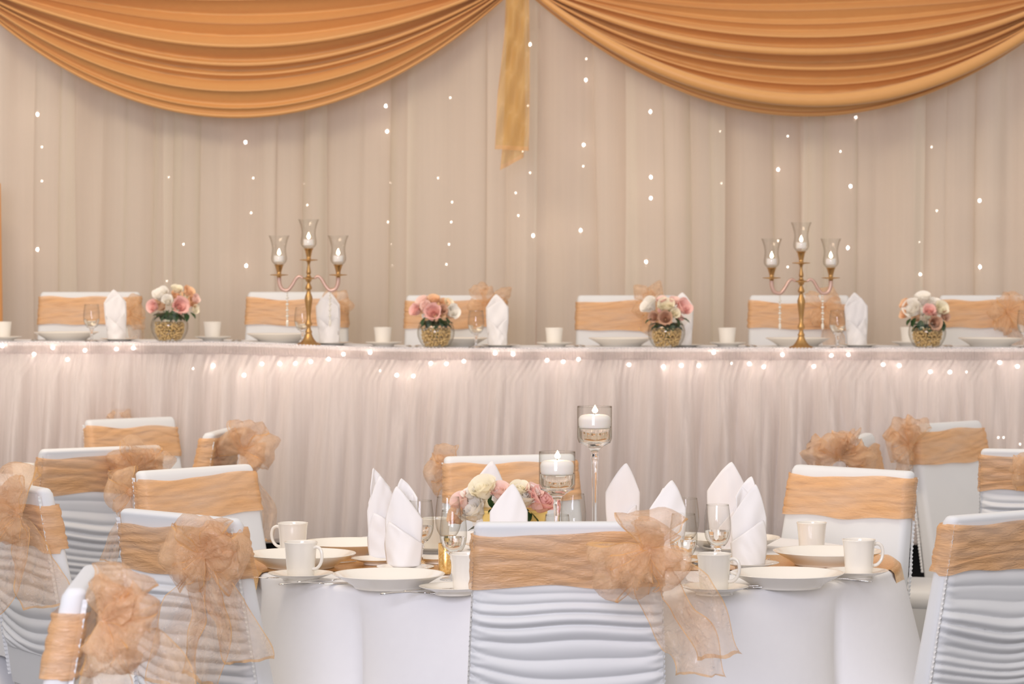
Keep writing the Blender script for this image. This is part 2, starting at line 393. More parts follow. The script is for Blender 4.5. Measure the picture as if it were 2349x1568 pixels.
def ruche_mesh(seed):
    nu, nv = 46, 190; f = nz(seed, 4, 1.0, 3.5, 2); e = nz(seed+2, 4, 8, 20, 2); g = nz(seed+5, 5, 18, 40); P = np.zeros((nu, nv, 3))
    am = nz(seed+8, 4, 20, 60)
    for i in range(nu):
        u = -1+2*i/(nu-1)
        for j in range(nv):
            z = .935-(.935-.50)*j/(nv-1); q = z+.042*(1-u*u)*(.6+.4*math.sin(z*17+seed))+.011*f(u*1.2, z*3)+.010*u*math.sin(seed)
            sm = min(1, max(0, (.83-q)/.05))            # smooth below the sash, gathered further down
            ph = q/.0265*PI+1.3*g(q*.45); fold = (abs(math.sin(ph))**.75)*.0128*(.75+.35*am(q))
            ed = max(0, (abs(u)-.80)/.2); fine = .0022*math.sin(q/.0105*PI+e(u, z))*ed
            fold = (fold*(1-.55*ed)+fine)*sm*min(1, (z-.50)/.03+.2)+.002
            w_ = hw(z)-.004; y = yc(z)+ht(z)+fold-.010*max(0, (abs(u)-.93)/.07)
            P[i, j] = (u*w_, y, z)
    return grid('ruched_panel', P, mat=M['cover'])
def ruffle_mesh(side):
    n = 230; P = np.zeros((n, 4, 3)); c = nz(55, 5, 30, 80)
    for i in range(n):
        z = .93-(.93-.42)*i/(n-1); w_ = hw(z)-.003; a = .0022*math.sin(i*1.25)+.0012*c(z)
        for j, t in enumerate((0, .35, .7, 1)):
            P[i, j] = (side*(w_+t*.002+a*t*.7), yc(z)+ht(z)-.004+t*.009+.25*a*t, z+a*t*.7)
    return grid('seam_ruffle', P, mat=M['cover'])
def seat_mesh():
    rows = []; 
    for (z, e) in ((.395, .006), (.40, 0), (.43, -.002), (.448, .004), (.456, .016), (.461, .05), (.463, .12)):
        c = densify(rrect(.225-e, .225-e, .05-min(e, .03)*.5, 8), 1); rows.append([(x, y-.315, z) for x, y in c])
    m = len(rows[0]); fs = gridfaces(len(rows), m, False, True); fs.append(tuple(range((len(rows)-1)*m, len(rows)*m)))
    return mesh('seat', [p for r in rows for p in r], fs, True, M['cover'])
def skirt_mesh():
    # stretch cover falling from seat to the four feet, arched between them
    c = []
    L = .225; n = 26
    for sdx in range(4):
        for k in range(n):
            t = -1+2*k/n; p = [(t*L, -L), (L, t*L), (-t*L, L), (-L, -t*L)][sdx]; c.append((p[0], p[1], t))
    rows = []
    for j in range(12):
        v = j/11; row = []
        for (x, y, t) in c:
            arch = .02+.25*(1-abs(t)**3.0); z = .40-(.40-arch)*v; k = 1+.06*v*abs(t)-.10*v*(1-abs(t)**2)
            row.append((x*k, y*k-.315, z))
        rows.append(row)
    return mesh('seat_skirt', [p for r in rows for p in r], gridfaces(12, len(c), False, True), True, M['cover'])
def leg_mesh():
    return join('leg', [lathe_vf([(.001, 0), (.016, 0), (.016, .01), (.013, .03), (.015, .40), (.001, .40)], 10)], M['cover'])
def sash_mesh(seed, zlo=.785, zhi=.915, tilt=0):
    nv = 30; rs = np.random.RandomState(seed); f = nz(seed, 4, 2.5, 8, 2); e1 = nz(seed+1, 3, 4, 12); e2 = nz(seed+2, 3, 4, 12); g = nz(seed+3, 4, 25, 60, 2)
    ph = rs.uniform(0, 6); P = []
    nseg = (2, 16)
    ringc = []
    c = rrect(1, 1, .0001, 2)
    for j in range(nv):
        v = j/(nv-1); row = []
        zc = zlo+(zhi-zlo)*v; w_ = hw(zc)+.003; t_ = ht(zc)+.0075; cc = rrect(w_, t_, min(.02, t_*.9), 6); out = []
        for i in range(24):
            a, b = cc[i], cc[(i+1) % 24]; k = 30 if i in (5, 17) else (4 if i in (11, 23) else 1)
            for t in range(k): out.append(a+(b-a)*t/k)
        for k, (x, y) in enumerate(out):
            uu = x/.2+(.7 if y > 0 else 0); pinch = 1
            z = zc+.0045*e1(uu*.6)*v+.0045*e2(uu*.6)*(1-v)+tilt*x+.002*f(uu, v*4)
            wr = .0034*abs(math.sin(v*(13+4*math.sin(uu*1.3+ph))+ph+1.6*f(uu*.4, v*1.3)))+.0012*g(uu*.22, v*.5)+.0015
            n = math.hypot(x/w_**2, y/t_**2)+1e-9; nx, ny = (x/w_**2)/n, (y/t_**2)/n
            if abs(x) < w_-.022: nx, ny = 0, (1 if y > 0 else -1)
            row.append((x+nx*wr, y+yc(z)+ny*wr, z))
        P.append(row)
    P = np.array(P); me = grid('sash', P, cv=True, mat=M['organza']); me.materials.append(M['hem'])
    return me
ME = dict(back=back_mesh(), ruche=[ruche_mesh(5), ruche_mesh(23), ruche_mesh(41)], ruf=[ruffle_mesh(-1), ruffle_mesh(1)], seat=seat_mesh(), skirt=skirt_mesh(), leg=leg_mesh())
SASH = [sash_mesh(3, .815, .93), sash_mesh(14, .805, .925), sash_mesh(27, .815, .928, .02), sash_mesh(39, .81, .92, -.03), sash_mesh(60, .79, .905)]
def chair(X, Y, rz, label, group, sash=0, var=0, bows=None, z0=0, sc=(1, 1, 1)):
    t = empty('banquet_chair', (X, Y, z0), rz); t.scale = sc
    tag(t, label, 'chair', group)
    obj('back_cover', ME['back'], t); obj('ruched_panel', ME['ruche'][var % 3], t)
    for m in ME['ruf']: obj('seam_ruffle', m, t)
    obj('seat', ME['seat'], t); obj('seat_skirt', ME['skirt'], t)
    for sx in (-1, 1):
        for sy in (-1, 1): obj('leg', ME['leg'], t, loc=(sx*.205, -.315+sy*.205, 0))
    s = obj('sash', SASH[sash % 5], t)
    if bows:
        mw = Matrix.Translation((X, Y, z0)) @ Matrix.Rotation(rz, 4, 'Z') @ Matrix.Diagonal((*sc, 1)); inv = np.array(mw.inverted())
        kx, ky, d, loops, tails, seed = bows[:6]; bow(s, inv, kx, ky, d, loops, tails, seed, bows[6] if len(bows) > 6 else 11)
    return t
def place(lx, ly, rx, ry, front, dz=0, cw=None):
    """ends of the top edge as photographed -> centre and heading"""
    hgt = CH-TOP-dz
    if cw is None:
        dl = hgt*F/(ly-HY); dr = hgt*F/(ry-HY)
    else: dl, dr = cw
    a = Vector(((lx-1174.5)*dl/F, dl)); b = Vector(((rx-1174.5)*dr/F, dr)); c = (a+b)/2; v = b-a
    rz = math.atan2(v.y, v.x)
    if not front: rz += PI
    return c.x, c.y, rz
G1 = 'chairs around the centre round table'; G2 = 'chairs at the back left round table'; G3 = 'chairs at the back right round table'; G4 = 'chairs behind the head table'
# front centre (back to us)
x, y, r = place(1087, 1197, 1517, 1196, False)
chair(x, y-.0, r, 'centre front chair with back to us, peach bow and long tails at right', G1, 1, 0,
      (1488, 1262, 6.12, [(207, 150, 150), (86, 98, 165), (-38, 100, 120), (238, 105, 110)],
       [([(1490, 1275), (1505, 1340), (1545, 1420), (1590, 1480), (1605, 1545)], 120), ([(1500, 1265), (1560, 1330), (1605, 1400), (1650, 1505)], 115)], 2, 15))
# front left
x, y, r = place(277, 1165, 542, 1190, False)
chair(x, y, r, 'ruched white chair left of the near table, large peach bow on its back', G1, 3, 1,
      (468, 1275, 6.28, [(186, 94, 150), (95, 98, 130), (-12, 98, 150), (48, 84, 100), (232, 80, 90)],
       [([(465, 1285), (435, 1370), (405, 1460), (392, 1575)], 105), ([(475, 1285), (510, 1370), (548, 1440), (575, 1515)], 100), ([(470, 1285), (470, 1350), (485, 1440), (460, 1560)], 90)], 3, 16))
# front right
x, y, r = place(2190, 1183, 2449, 1163, False)
chair(x, y, r, 'nearest ruched white chair cut by the right edge, peach sash without bow', G1, 2, 2)
# rear left
x, y, r = place(310, 1080, 570, 1063, True)
chair(x, y, r, 'smooth white chair facing us at left, bow poking out on its left corner', G1, 2, 0,
      (300, 1128, 7.92, [(120, 58, 75), (195, 55, 100), (245, 50, 60)], [([(302, 1135), (285, 1190), (262, 1240), (250, 1290)], 34)], 4, 8))
# rear centre
x, y, r = place(1010, 1046, 1322, 1041, True, cw=(8.50, 8.64))
chair(x, y, r, 'white chair straight across the table behind the candles and roses', G1, 0, 1,
      (1040, 1085, 8.62, [(115, 72, 70), (185, 62, 95), (235, 60, 60)], [], 5, 8))
# rear right
x, y, r = place(1828, 1064, 2098, 1080, True)
chair(x, y, r, 'smooth white chair facing us behind the two cups at right', G1, 2, 2,
      (1822, 1150, 8.3, [], [([(1826, 1150), (1812, 1190), (1806, 1230)], 22)], 6, 4))
# left side chair of the centre table
chair(-1.305, 7.42, R(121), 'side on white chair at the left edge with a ruffled seam below its bow', G1, 4, 0,
      (42, 1178, 7.22, [(108, 112, 140), (190, 90, 130), (250, 70, 80)],
       [([(40, 1185), (30, 1250), (5, 1320), (-40, 1380)], 95), ([(48, 1185), (70, 1260), (90, 1320), (115, 1390)], 110)], 7, 12))
# foreground left chair of another table
x, y, r = place(192, 1352, 232, 1290, True, cw=(4.97, 5.36))
chair(-.772, 5.17, R(-86), 'white chair in the near left corner seen edge on with a big loose peach bow', 'chair of the table in the left foreground', 4, 1,
      (240, 1420, 4.90, [(66, 138, 150), (-30, 135, 170), (18, 118, 120), (-80, 125, 130)],
       [([(250, 1430), (310, 1480), (370, 1520), (410, 1590)], 105), ([(240, 1435), (240, 1500), (250, 1600)], 95)], 8, 15))
# back left table
x, y, r = place(86, 1029, 386, 1021, False, cw=(8.80, 9.10)); 
chair(-1.295, 8.95, R(180+33), 'ruched white chair behind at left, back to us, bow on right end', G2, 1, 2,
      (312, 1075, 8.95, [(155, 66, 80), (80, 72, 100), (15, 90, 66), (215, 66, 70)], [([(315, 1080), (350, 1082), (400, 1095)], 30)], 9, 8))
chair(-1.45, 10.72, R(40), 'small white chair farthest back at left with gold sash, bow tips above its top', G2, 3, 0,
      (275, 985, 10.95, [(112, 50, 34), (68, 52, 34), (195, 90, 40)], [], 10, 5), sc=(.93, 1, 1.0))
chair(-1.01, 9.94, R(-97), 'white chair seen edge on against the skirt with gold bow, between the left chairs', G2, 0, 1,
      (556, 1035, 9.80, [(78, 76, 95), (2, 78, 90), (150, 60, 80), (-60, 55, 70)],
       [([(575, 1050), (585, 1110), (618, 1170), (612, 1240)], 30), ([(585, 1050), (570, 1120), (575, 1200)], 26)], 11, 8))
# back right table
chair(1.586, 10.43, R(45), 'white chair farthest back at right with gold sash and bow on its left corner', G3, 1, 2,
      (2088, 1022, 10.20, [(125, 70, 80), (180, 56, 80), (70, 72, 60), (225, 45, 60)], [([(2088, 1030), (2080, 1055), (2062, 1085)], 34)], 12, 7))
chair(1.67, 8.83, R(180-14), 'ruched white chair at right edge behind the nearest right chair', G3, 2, 1,
      (2368, 1085, 8.70, [(180, 48, 80), (140, 50, 60)], [], 13, 8))
chair(1.165, 9.56, R(75), 'side on white chair whose top corner peeks above a heap of gold bow', G3, 3, 0,
      (1925, 1050, 9.36, [(168, 78, 80), (115, 60, 90), (60, 62, 90), (12, 74, 66), (58, 80, 24)], [], 14, 7))
# head table chairs
hc = [(90, 670, [(72, 46, 34), (8, 34, 50), (-45, 48, 40)], (296, 718), [([(300, 725), (312, 760), (315, 800)], 34)], 'leftmost white chair on the stage, its gold bow hidden by a napkin'),
      (565, 675, [(115, 40, 36), (0, 40, 36), (60, 40, 36)], (768, 700), [], 'white chair behind the left candelabra on the stage'),
      (928, 680, [(112, 52, 44), (30, 70, 30), (185, 40, 34), (-60, 36, 30), (75, 40, 36)], (1112, 698), [], 'white chair behind the rose bowl left of centre, bow spiking up at its right'),
      (1320, 682, [(130, 52, 40), (68, 52, 36), (205, 40, 40), (100, 30, 30)], (1492, 698), [([(1492, 705), (1488, 740), (1480, 765)], 34)], 'white chair behind the rose bowl right of centre, bow above its flowers'),
      (1715, 682, [(62, 48, 50), (10, 40, 46), (228, 46, 40), (-62, 50, 40), (140, 50, 36)], (1888, 705), [([(1895, 715), (1905, 750), (1915, 800)], 50)], 'white chair behind the right candelabra on the stage'),
      (2150, 682, [(100, 46, 40), (180, 44, 50), (248, 50, 46), (10, 50, 50), (60, 50, 50), (-40, 50, 40)], (2312, 716), [([(2320, 720), (2330, 760), (2325, 800)], 46)], 'rightmost white chair on the stage with a full gold bow at the frame edge')]
for i, (lx, ty, lp, kn, tl, lab) in enumerate(hc):
    d = 11.86; xx = (lx+118-1174.5)*d/F; z0 = STG+(.014 if xx < -.75 else 0)
    chair(xx, d, R([2, -1, 1, 0, -1, 1][i]), lab, G4, [0, 3, 2, 1, 3, 0][i], i, (kn[0], kn[1], 11.72, lp, tl, 20+i, 6), z0, (1, 1, 1))

# ------------------------------------------------------------------ tables and cloths
def round_table(cx, cy, Rr, z, lab, clab, seed, grp, flare=(.12, .12), nf=9):
    t = empty('round_table', (cx, cy, 0)); tag(t, lab, 'table', grp)
    obj('tabletop', lathe('tabletop', [(.001, z-.03), (Rr-.01, z-.03), (Rr-.004, z-.02), (Rr-.01, z-.005), (.001, z-.005)], 48, M['wall']), t)
    for k in range(4):
        a = R(45+90*k); obj('leg', join('leg', [tube_vf([(.5*math.cos(a), .5*math.sin(a), 0), (.46*math.cos(a), .46*math.sin(a), z-.03)], .015)], M['steel']), t)
    NT = 300; th = np.linspace(0, 2*PI, NT, endpoint=False); rs = np.random.RandomState(seed); ph = rs.uniform(0, 6)
    f = nz(seed, 3, 1, 3); rows = []
    wob = np.array([math.sin(2*a+ph)*.9+.7*math.sin(3*a+1.7*ph)+.4*math.sin(5*a+ph) for a in th])
    fold = np.abs(np.sin((nf*th+wob)/2))**.7*2-1.15; fl = np.array([flare[0]+flare[1]*math.cos(a)**2 for a in th])
    for rr in np.linspace(.02, Rr-.03, 10): rows.append([(rr*math.cos(a), rr*math.sin(a), z) for a in th])
    for a_ in np.linspace(.2, PI/2, 6): rows.append([((Rr-.016+.016*math.sin(a_))*math.cos(a), (Rr-.016+.016*math.sin(a_))*math.sin(a), z-.016*(1-math.cos(a_))) for a in th])
    for v in np.linspace(0, 1, 26)[1:]:
        drop = (z-.03)*v; row = []
        for k, a in enumerate(th):
            sharp = v**.55; r2 = Rr+fl[k]*drop*(.5+.5*v)*.9+fold[k]*.085*sharp
            row.append((r2*math.cos(a), r2*math.sin(a), z-.016-drop*(z-.026)/(z-.03)))
        rows.append(row)
    o = obj('tablecloth', mesh('tablecloth', [p for r in rows for p in r], gridfaces(len(rows), NT, False, True)+[tuple(range(NT))], True, M['cloth']), loc=(cx, cy, 0))
    tag(o, clab, 'tablecloth', 'white cloths on the round tables'); return o
TZ = .748; TX, TY, TR = .155, 7.47, .86
round_table(TX, TY, TR, TZ, 'round banquet table under the long white cloth in the foreground', 'floor length white cloth on the near round table with place settings', 8, 'round banquet tables', (.10, .14), 9)
round_table(-2.14, 9.9, .76, TZ, 'round table far left, mostly hidden behind chairs', 'white cloth of the back left table seen behind the bow at the left edge', 5, 'round banquet tables')
round_table(2.56, 9.6, .74, TZ, 'round table at the far right behind the chairs', 'white cloth of the back right table hidden behind the right edge chairs', 9, 'round banquet tables')
# sequin runner across the near table
xsr = np.concatenate([np.linspace(-1, 1, 60)]); rows = []
def runner_pt(sx, yy):
    half = math.sqrt(max(TR**2-(yy-TY)**2, .01)); L = half+.045; d = sx*L; ad = abs(d); sg = 1 if d > 0 else -1
    e = half-.012
    if ad < e: return (TX+d, yy, TZ+.0025)
    k = ad-e; r = .018
    if k < r*PI/2: a = k/r; return (TX+sg*(e+r*math.sin(a)), yy, TZ+.0025-r*(1-math.cos(a)))
    k -= r*PI/2; return (TX+sg*(e+r+.20*k), yy, TZ+.0025-r-k*.97)
P = np.array([[runner_pt(sx, 7.34+.19*w_+.03*sx) for w_ in np.linspace(-1, 1, 12)] for sx in np.linspace(-1, 1, 140)])
tag(obj('table_runner', grid('table_runner', P, mat=M['sequin'])), 'gold sequin runner laid across the near round table', 'runner')

# head table
t = empty('head_table', (0, 11.3, STG)); tag(t, 'long straight head table on the stage behind the skirting', 'table')
xs = np.linspace(-2.9, 2.9, 60)
P = np.array([[(x, y-11.3, hz(x)-STG-dz) for (y, dz) in ((11.02, .03), (11.02, .004), (11.62, .004), (11.62, .03))] for x in xs])
obj('tabletop', grid('tabletop', P, cv=True, mat=M['wall']), t)
for x in (-2.7, -1.4, 0, 1.4, 2.7):
    for y in (-.10, .28): obj('leg', join('leg', [tube_vf([(x, y, .02), (x, y, .71)], .014)], M['steel']), t)
P = np.array([[(x, y, hz(x)+dz) for (y, dz) in ((11.0, -.010), (11.004, -.003), (11.012, 0), (11.2, 0), (11.4, 0), (11.6, 0), (11.63, -.004), (11.635, -.25))] for x in np.linspace(-2.9, 2.9, 120)])
tag(obj('tablecloth', grid('tablecloth', P, mat=M['cloth'])), 'flat white cloth covering the long head table top', 'tablecloth')
# inner satin skirt + sheer skirt
def skirt_grid(y0, seed, ztopoff, amp, zbot=None):
    xs = np.linspace(-2.75, 2.75, 2200); zs = np.concatenate([np.linspace(0, .12, 10), np.linspace(.14, 1, 26)]); P = np.zeros((len(xs), len(zs), 3))
    big = nz(seed, 6, 22, 52); fine = nz(seed+1, 5, 170, 300); mid = nz(seed+2, 6, 40, 80); g = nz(seed+3, 3, 1, 3); msk = nz(seed+5, 4, 3, 8)
    for j, v in enumerate(zs):
        xx = xs+.075*v*(1-.3*v)*(.6+.6*msk(xs*.6))
        xd = xs
        a = fine(xd+.55*min(v, .12)*(0.6+.4*msk(xd)))*.0046*math.exp(-v*6)
        b = mid(xd+.12*v*msk(xd*.5))*.015*math.exp(-((v-.25)/.45)**2)
        c = big(xd+.06*v*msk(xd*.4))*.036*min(1, v*2.2)
        c = c+np.abs(big(xd*1.1+.05*v+3))*.026*min(1, v*2)
        zt = hzs(xs)-ztopoff; zb = STG+.0+.008*mid(xs*.3)+.006
        P[:, j, 0] = xs; P[:, j, 1] = y0-(a+b+c)*amp-.02*v*v; P[:, j, 2] = zt+(zb-zt)*v
    return P
tag(obj('satin_skirt', grid('satin_skirt', skirt_grid(11.075, 301, .03, .3), mat=M['satin'])), 'plain satin underskirt of the head table behind the fairy lights', 'table skirt')
sk = tag(empty('sheer_skirt', (0, 0, STG)), 'pleated sheer ivory skirt on the front of the head table', 'table skirt')
PS = skirt_grid(10.950, 341, .040, 1.0); PS[:, :, 2] -= STG
obj('pleated_drop', grid('pleated_drop', PS, mat=M['skirt']), sk)
# shirred band and scalloped header
xs = np.linspace(-2.75, 2.75, 2600); prof = [(10.962, .003), (10.952, -.002), (10.948, -.011), (10.947, -.020), (10.947, -.030), (10.949, -.038), (10.953, -.042)]
f = nz(400, 5, 450, 700); g = nz(401, 4, 5, 14); P = np.zeros((len(xs), len(prof), 3)); zt = hzs(xs)
for j, (y, dz) in enumerate(prof):
    v = j/6; P[:, j, 0] = xs; P[:, j, 1] = y-.0016*f(xs+.004*v*g(xs))-.002*g(xs); P[:, j, 2] = zt+dz+.0012*g(xs*2+v)-STG
obj('gathered_band', grid('gathered_band', P, mat=M['band']), sk)
V = []; fs = []; n = int(5.5/.0135)
for k in range(n):
    x = -2.75+k*.0135; z = hz(x)-STG+.002; o = len(V); y = 10.975+.002*math.sin(k*.7)
    for q in range(7):
        a = PI*q/6; V.append((x+.0062*math.cos(a), y-.002*math.sin(a), z+.0052*math.sin(a)))
    for q in range(7):
        a = PI*q/6; V.append((x+.0062*math.cos(a), y+.004, z-.004+.0052*math.sin(a)))
    for q in range(6): fs.append((o+q, o+q+1, o+q+8, o+q+7))
    fs.append(tuple(range(o, o+7)))
tag(obj('scallop_trim', mesh('scallop_trim', V, fs, True, M['cloth']), sk), kind='stuff')

# ------------------------------------------------------------------ fairy lights
bulb_big = ico('bulb', .0052, 2, M['bulb'], sc=(1, 1, 1.3)); bulb_small = ico('bulb', .0036, 1, M['dimbulb'], sc=(1, 1, 1.3))
bulb_skirt = ico('bulb', .0064, 2, M['skirtbulb'])
def light_string(pts, d, lab, grp, vertical=True, ztop=None):
    P3 = [W(x, y, d) for x, y, b in pts]; base = P3[0].copy()
    t = empty('fairy_light_string', base); tag(t, lab, 'string lights', grp)
    path = [Vector((0, 0, 0))]
    path = ([Vector((0, 0, 3.2-base.z))] if vertical else [])+[p-base for p in P3]
    if vertical: path.append(P3[-1]-base+Vector((0, 0, -.25)))
    wp = []
    for i in range(len(path)-1):
        for k in range(5): wp.append(path[i].lerp(path[i+1], k/5)+Vector((0, .010+.002*math.sin(k*PI/5), 0)))
    wp.append(path[-1]+Vector((0, .01, 0)))
    obj('wire', join('wire', [tube_vf(wp, .0009, 5)], M['wire']), t)
    for (x, y, b), p in zip(pts, P3): obj('bulb', (bulb_big if vertical else bulb_skirt) if b else bulb_small, t, loc=p-base)
CG = 'warm fairy light strings behind the backdrop voile'
cur = [([(86, 262, 1), (96, 337, 0), (96, 415, 0), (86, 572, 1)], 'fairy light string hanging nearest the left edge of the backdrop'),
       ([(387, 406, 0), (421, 560, 0), (383, 644, 0)], 'faint fairy light string above the leftmost rose bowl'),
       ([(563, 326, 1), (581, 408, 0), (576, 488, 0), (565, 609, 1)], 'fairy light string just left of the left candelabra'),
       ([(697, 421, 0), (705, 470, 0)], 'very faint fairy light string directly above the left candelabra'),
       ([(885, 243, 1), (888, 301, 1), (896, 419, 0), (890, 509, 0), (898, 560, 0), (900, 608, 0)], 'fairy light string right of the left candelabra, two bright bulbs at top'),
       ([(1033, 224, 0), (1005, 408, 0), (1037, 463, 0), (1035, 509, 0), (1030, 560, 0), (1024, 606, 0)], 'fairy light string above the rose bowl left of centre'),
       ([(1216, 102, 1), (1211, 242, 0), (1199, 347, 0), (1216, 396, 0), (1183, 442, 0), (1189, 494, 0), (1223, 540, 1)], 'fairy light string beside the hanging gold ribbon'),
       ([(1345, 135, 0), (1344, 183, 1), (1339, 332, 1), (1338, 381, 0), (1332, 528, 1)], 'fairy light string between the gold ribbon and the rose bowl right of centre'),
       ([(1492, 256, 1), (1493, 406, 1), (1493, 454, 1), (1482, 600, 1)], 'brightest fairy light string, above the rose bowl right of centre'),
       ([(1652, 301, 0), (1655, 420, 0)], 'faint fairy light string midway between the rose bowl and the right candelabra'),
       ([(1807, 312, 0), (1785, 389, 1), (1785, 552, 0), (1807, 612, 0)], 'fairy light string just left of the right candelabra'),
       ([(1964, 269, 1), (1928, 347, 0), (1951, 427, 1), (1945, 568, 1)], 'fairy light string just right of the right candelabra'),
       ([(2137, 337, 0), (2149, 483, 0), (2109, 555, 0), (2111, 629, 1)], 'fairy light string above the rightmost rose bowl'),
       ([(2247, 460, 1), (2248, 612, 1)], 'fairy light string nearest the right edge with two bright bulbs')]
for i, (p, lab) in enumerate(cur): light_string(p, 12.575, lab, CG)
skl = [(5, 793, 1), (78, 812, 1), (121, 797, 1), (155, 824, 1), (195, 803, 1), (267, 800, 1), (306, 798, 1), (443, 845, 0), (489, 838, 1), (560, 860, 1), (601, 834, 1), (642, 834, 1), (678, 833, 1), (713, 829, 1), (754, 823, 1), (788, 812, 1),
       (849, 808, 1), (872, 850, 0), (910, 860, 1), (948, 862, 1), (988, 833, 1), (1024, 834, 1), (1064, 828, 1), (1136, 810, 1), (1177, 812, 1), (1255, 826, 1), (1292, 829, 1), (1327, 824, 1), (1443, 836, 1), (1522, 841, 1), (1563, 838, 1),
       (1603, 838, 1), (1637, 808, 1), (1678, 833, 0), (1719, 834, 1), (1752, 841, 1), (1795, 813, 1), (1867, 840, 1), (1907, 815, 1), (1946, 813, 1), (2026, 836, 1), (2063, 838, 1), (2134, 852, 1), (2179, 853, 1), (2217, 853, 0), (2293, 831, 1), (2334, 840, 1), (2360, 830, 0)]
SG = 'fairy light strings swagged under the head table edge'
light_string(skl[:16], 10.985, 'fairy lights under the head table edge, left third as far as the candelabra', SG, False)
light_string(skl[16:31], 10.985, 'fairy lights under the head table edge, middle third between the candelabras', SG, False)
light_string(skl[31:], 10.985, 'fairy lights under the head table edge, right third', SG, False)
light_string([(2290, 1003, 0), (2302, 1003, 0), (2340, 1018, 0)], 10.985, 'three tiny loose fairy lights low on the skirt at the right edge', SG, False)

# hanging ribbon at centre top
rb = tag(empty('ribbon_tail', tuple(W(1185, -30, 12.1))), 'sheer mustard organza ribbon hanging between the two gold swags', 'ribbon')
base = W(1185, -30, 12.1)
def ribbon_layer(ctr, wid, seed, d, endcut):
    NU = 40; c = nz(seed, 3, 2, 6, 2); P = np.zeros((NU, 13, 3))
    for i in range(NU):
        q = i/(NU-1); cy = ctr[0][1]+(ctr[-1][1]-ctr[0][1])*q; cx = np.interp(cy, [p[1] for p in ctr], [p[0] for p in ctr]); wd = np.interp(cy, [p[1] for p in ctr], wid)
        for j, w_ in enumerate(WS):
            p = W(cx+w_*wd/2, cy+endcut*w_*q*wd*.3, d); P[i, j] = (p.x-base.x, d+.012*c(w_*2, q*3)-base.y, p.z-base.z)
    return P
obj('ribbon_layer', grid('ribbon_layer', ribbon_layer([(1187, -40), (1186, 80), (1178, 220), (1174, 344)], [52, 58, 74, 78], 5, 12.10, .1), mat=M['ribbon'], hem=M['hem']), rb)
obj('ribbon_layer', grid('ribbon_layer', ribbon_layer([(1184, -40), (1182, 150), (1180, 300), (1174, 376)], [40, 44, 50, 54], 9, 12.13, -.9), mat=M['ribbon'], hem=M['hem']), rb)

# ------------------------------------------------------------------ tableware meshes
PL = smooth_prof([(.001, .0045), (.076, .0045), (.079, .0), (.083, .0), (.087, .005), (.100, .0135), (.118, .0235), (.133, .0315), (.1365, .0335), (.1365, .0345), (.1340, .0345), (.118, .0265), (.100, .0165), (.086, .0100), (.070, .0072), (.001, .0068)], 3)
PLATE = join('plate', [lathe_vf(PL, 64)], M['china'])
SA = smooth_prof([(.001, .0085), (.030, .0085), (.045, .0095), (.065, .0155), (.0785, .0195), (.080, .0185), (.065, .0125), (.046, .006), (.044, 0), (.040, 0), (.039, .005), (.001, .006)], 3)
SAUCER = lathe('saucer', SA, 40, M['china'])
CU = smooth_prof([(.001, .005), (.026, .005), (.030, .010), (.0325, .025), (.0345, .055), (.0378, .0845), (.0395, .087), (.0412, .086), (.0395, .078), (.0372, .055), (.0352, .025), (.0335, .008), (.031, .001), (.028, 0), (.001, .001)], 3)
CUP = lathe('cup_body', CU, 36, M['china'])
hp = [(.034, 0, .072), (.046, 0, .076), (.057, 0, .070), (.061, 0, .054), (.057, 0, .036), (.046, 0, .024), (.033, 0, .022)]
HANDLE = join('handle', [tube_vf([tuple(p) for p in smooth_prof(hp, 4)], .0042, 8)], M['china'])
def cup(px, py, d, lab, ang, grp, z=None, sc=1.0, handle=True):
    p = W(px, py, d); p.z = z; t = empty('coffee_cup', p, ang); t.scale = (sc,)*3; tag(t, lab, 'cup', grp)
    obj('cup_body', CUP, t); obj('handle', HANDLE, t); return t
GS = smooth_prof([(.001, 0), (.031, 0), (.0325, .0015), (.028, .004), (.012, .008), (.0065, .014), (.0055, .03), (.0065, .046), (.0095, .052), (.008, .056), (.011, .061), (.020, .0695), (.001, .0672)], 3)
GSTEM = lathe('stem', GS, 32, M['glass'])
GBOWL = lathe('bowl', smooth_prof([(.018, .0675), (.024, .074), (.031, .090), (.0335, .110), (.0325, .135), (.0288, .166), (.0283, .170), (.0276, .170), (.0276, .167)], 3), 40, M['thin'])
GOBW = lathe('water', smooth_prof([(.001, .0685), (.010, .0705), (.0218, .0785), (.0290, .0915), (.0312, .1045)], 2), 32, M['water'])
def leaf_vf(Wb, Wm, H, peak, shoulder, cy, y0=0, seed=1, bend=0, n=22, m=18):
    V = []; f = nz(seed, 3, 2, 5, 2)
    for i in range(n):
        u = -1+2*i/(n-1)
        up = (u-peak)/(1-peak if u > peak else 1+peak); zt = H*(shoulder+(1-shoulder)*(1-abs(up)**1.3))
        for j in range(m):
            v = j/(m-1); z = v*zt; q = z/H; w_ = Wb+(Wm-Wb)*math.sin(min(q/.62, 1)*PI/2)
            k = 1 if q < .62 else 1
            x = u*w_*k; y = y0-cy*(1-u*u)+bend*q*q+.0018*f(u*2, q*3)
            V.append((x, y, z))
    return V, gridfaces(n, m)
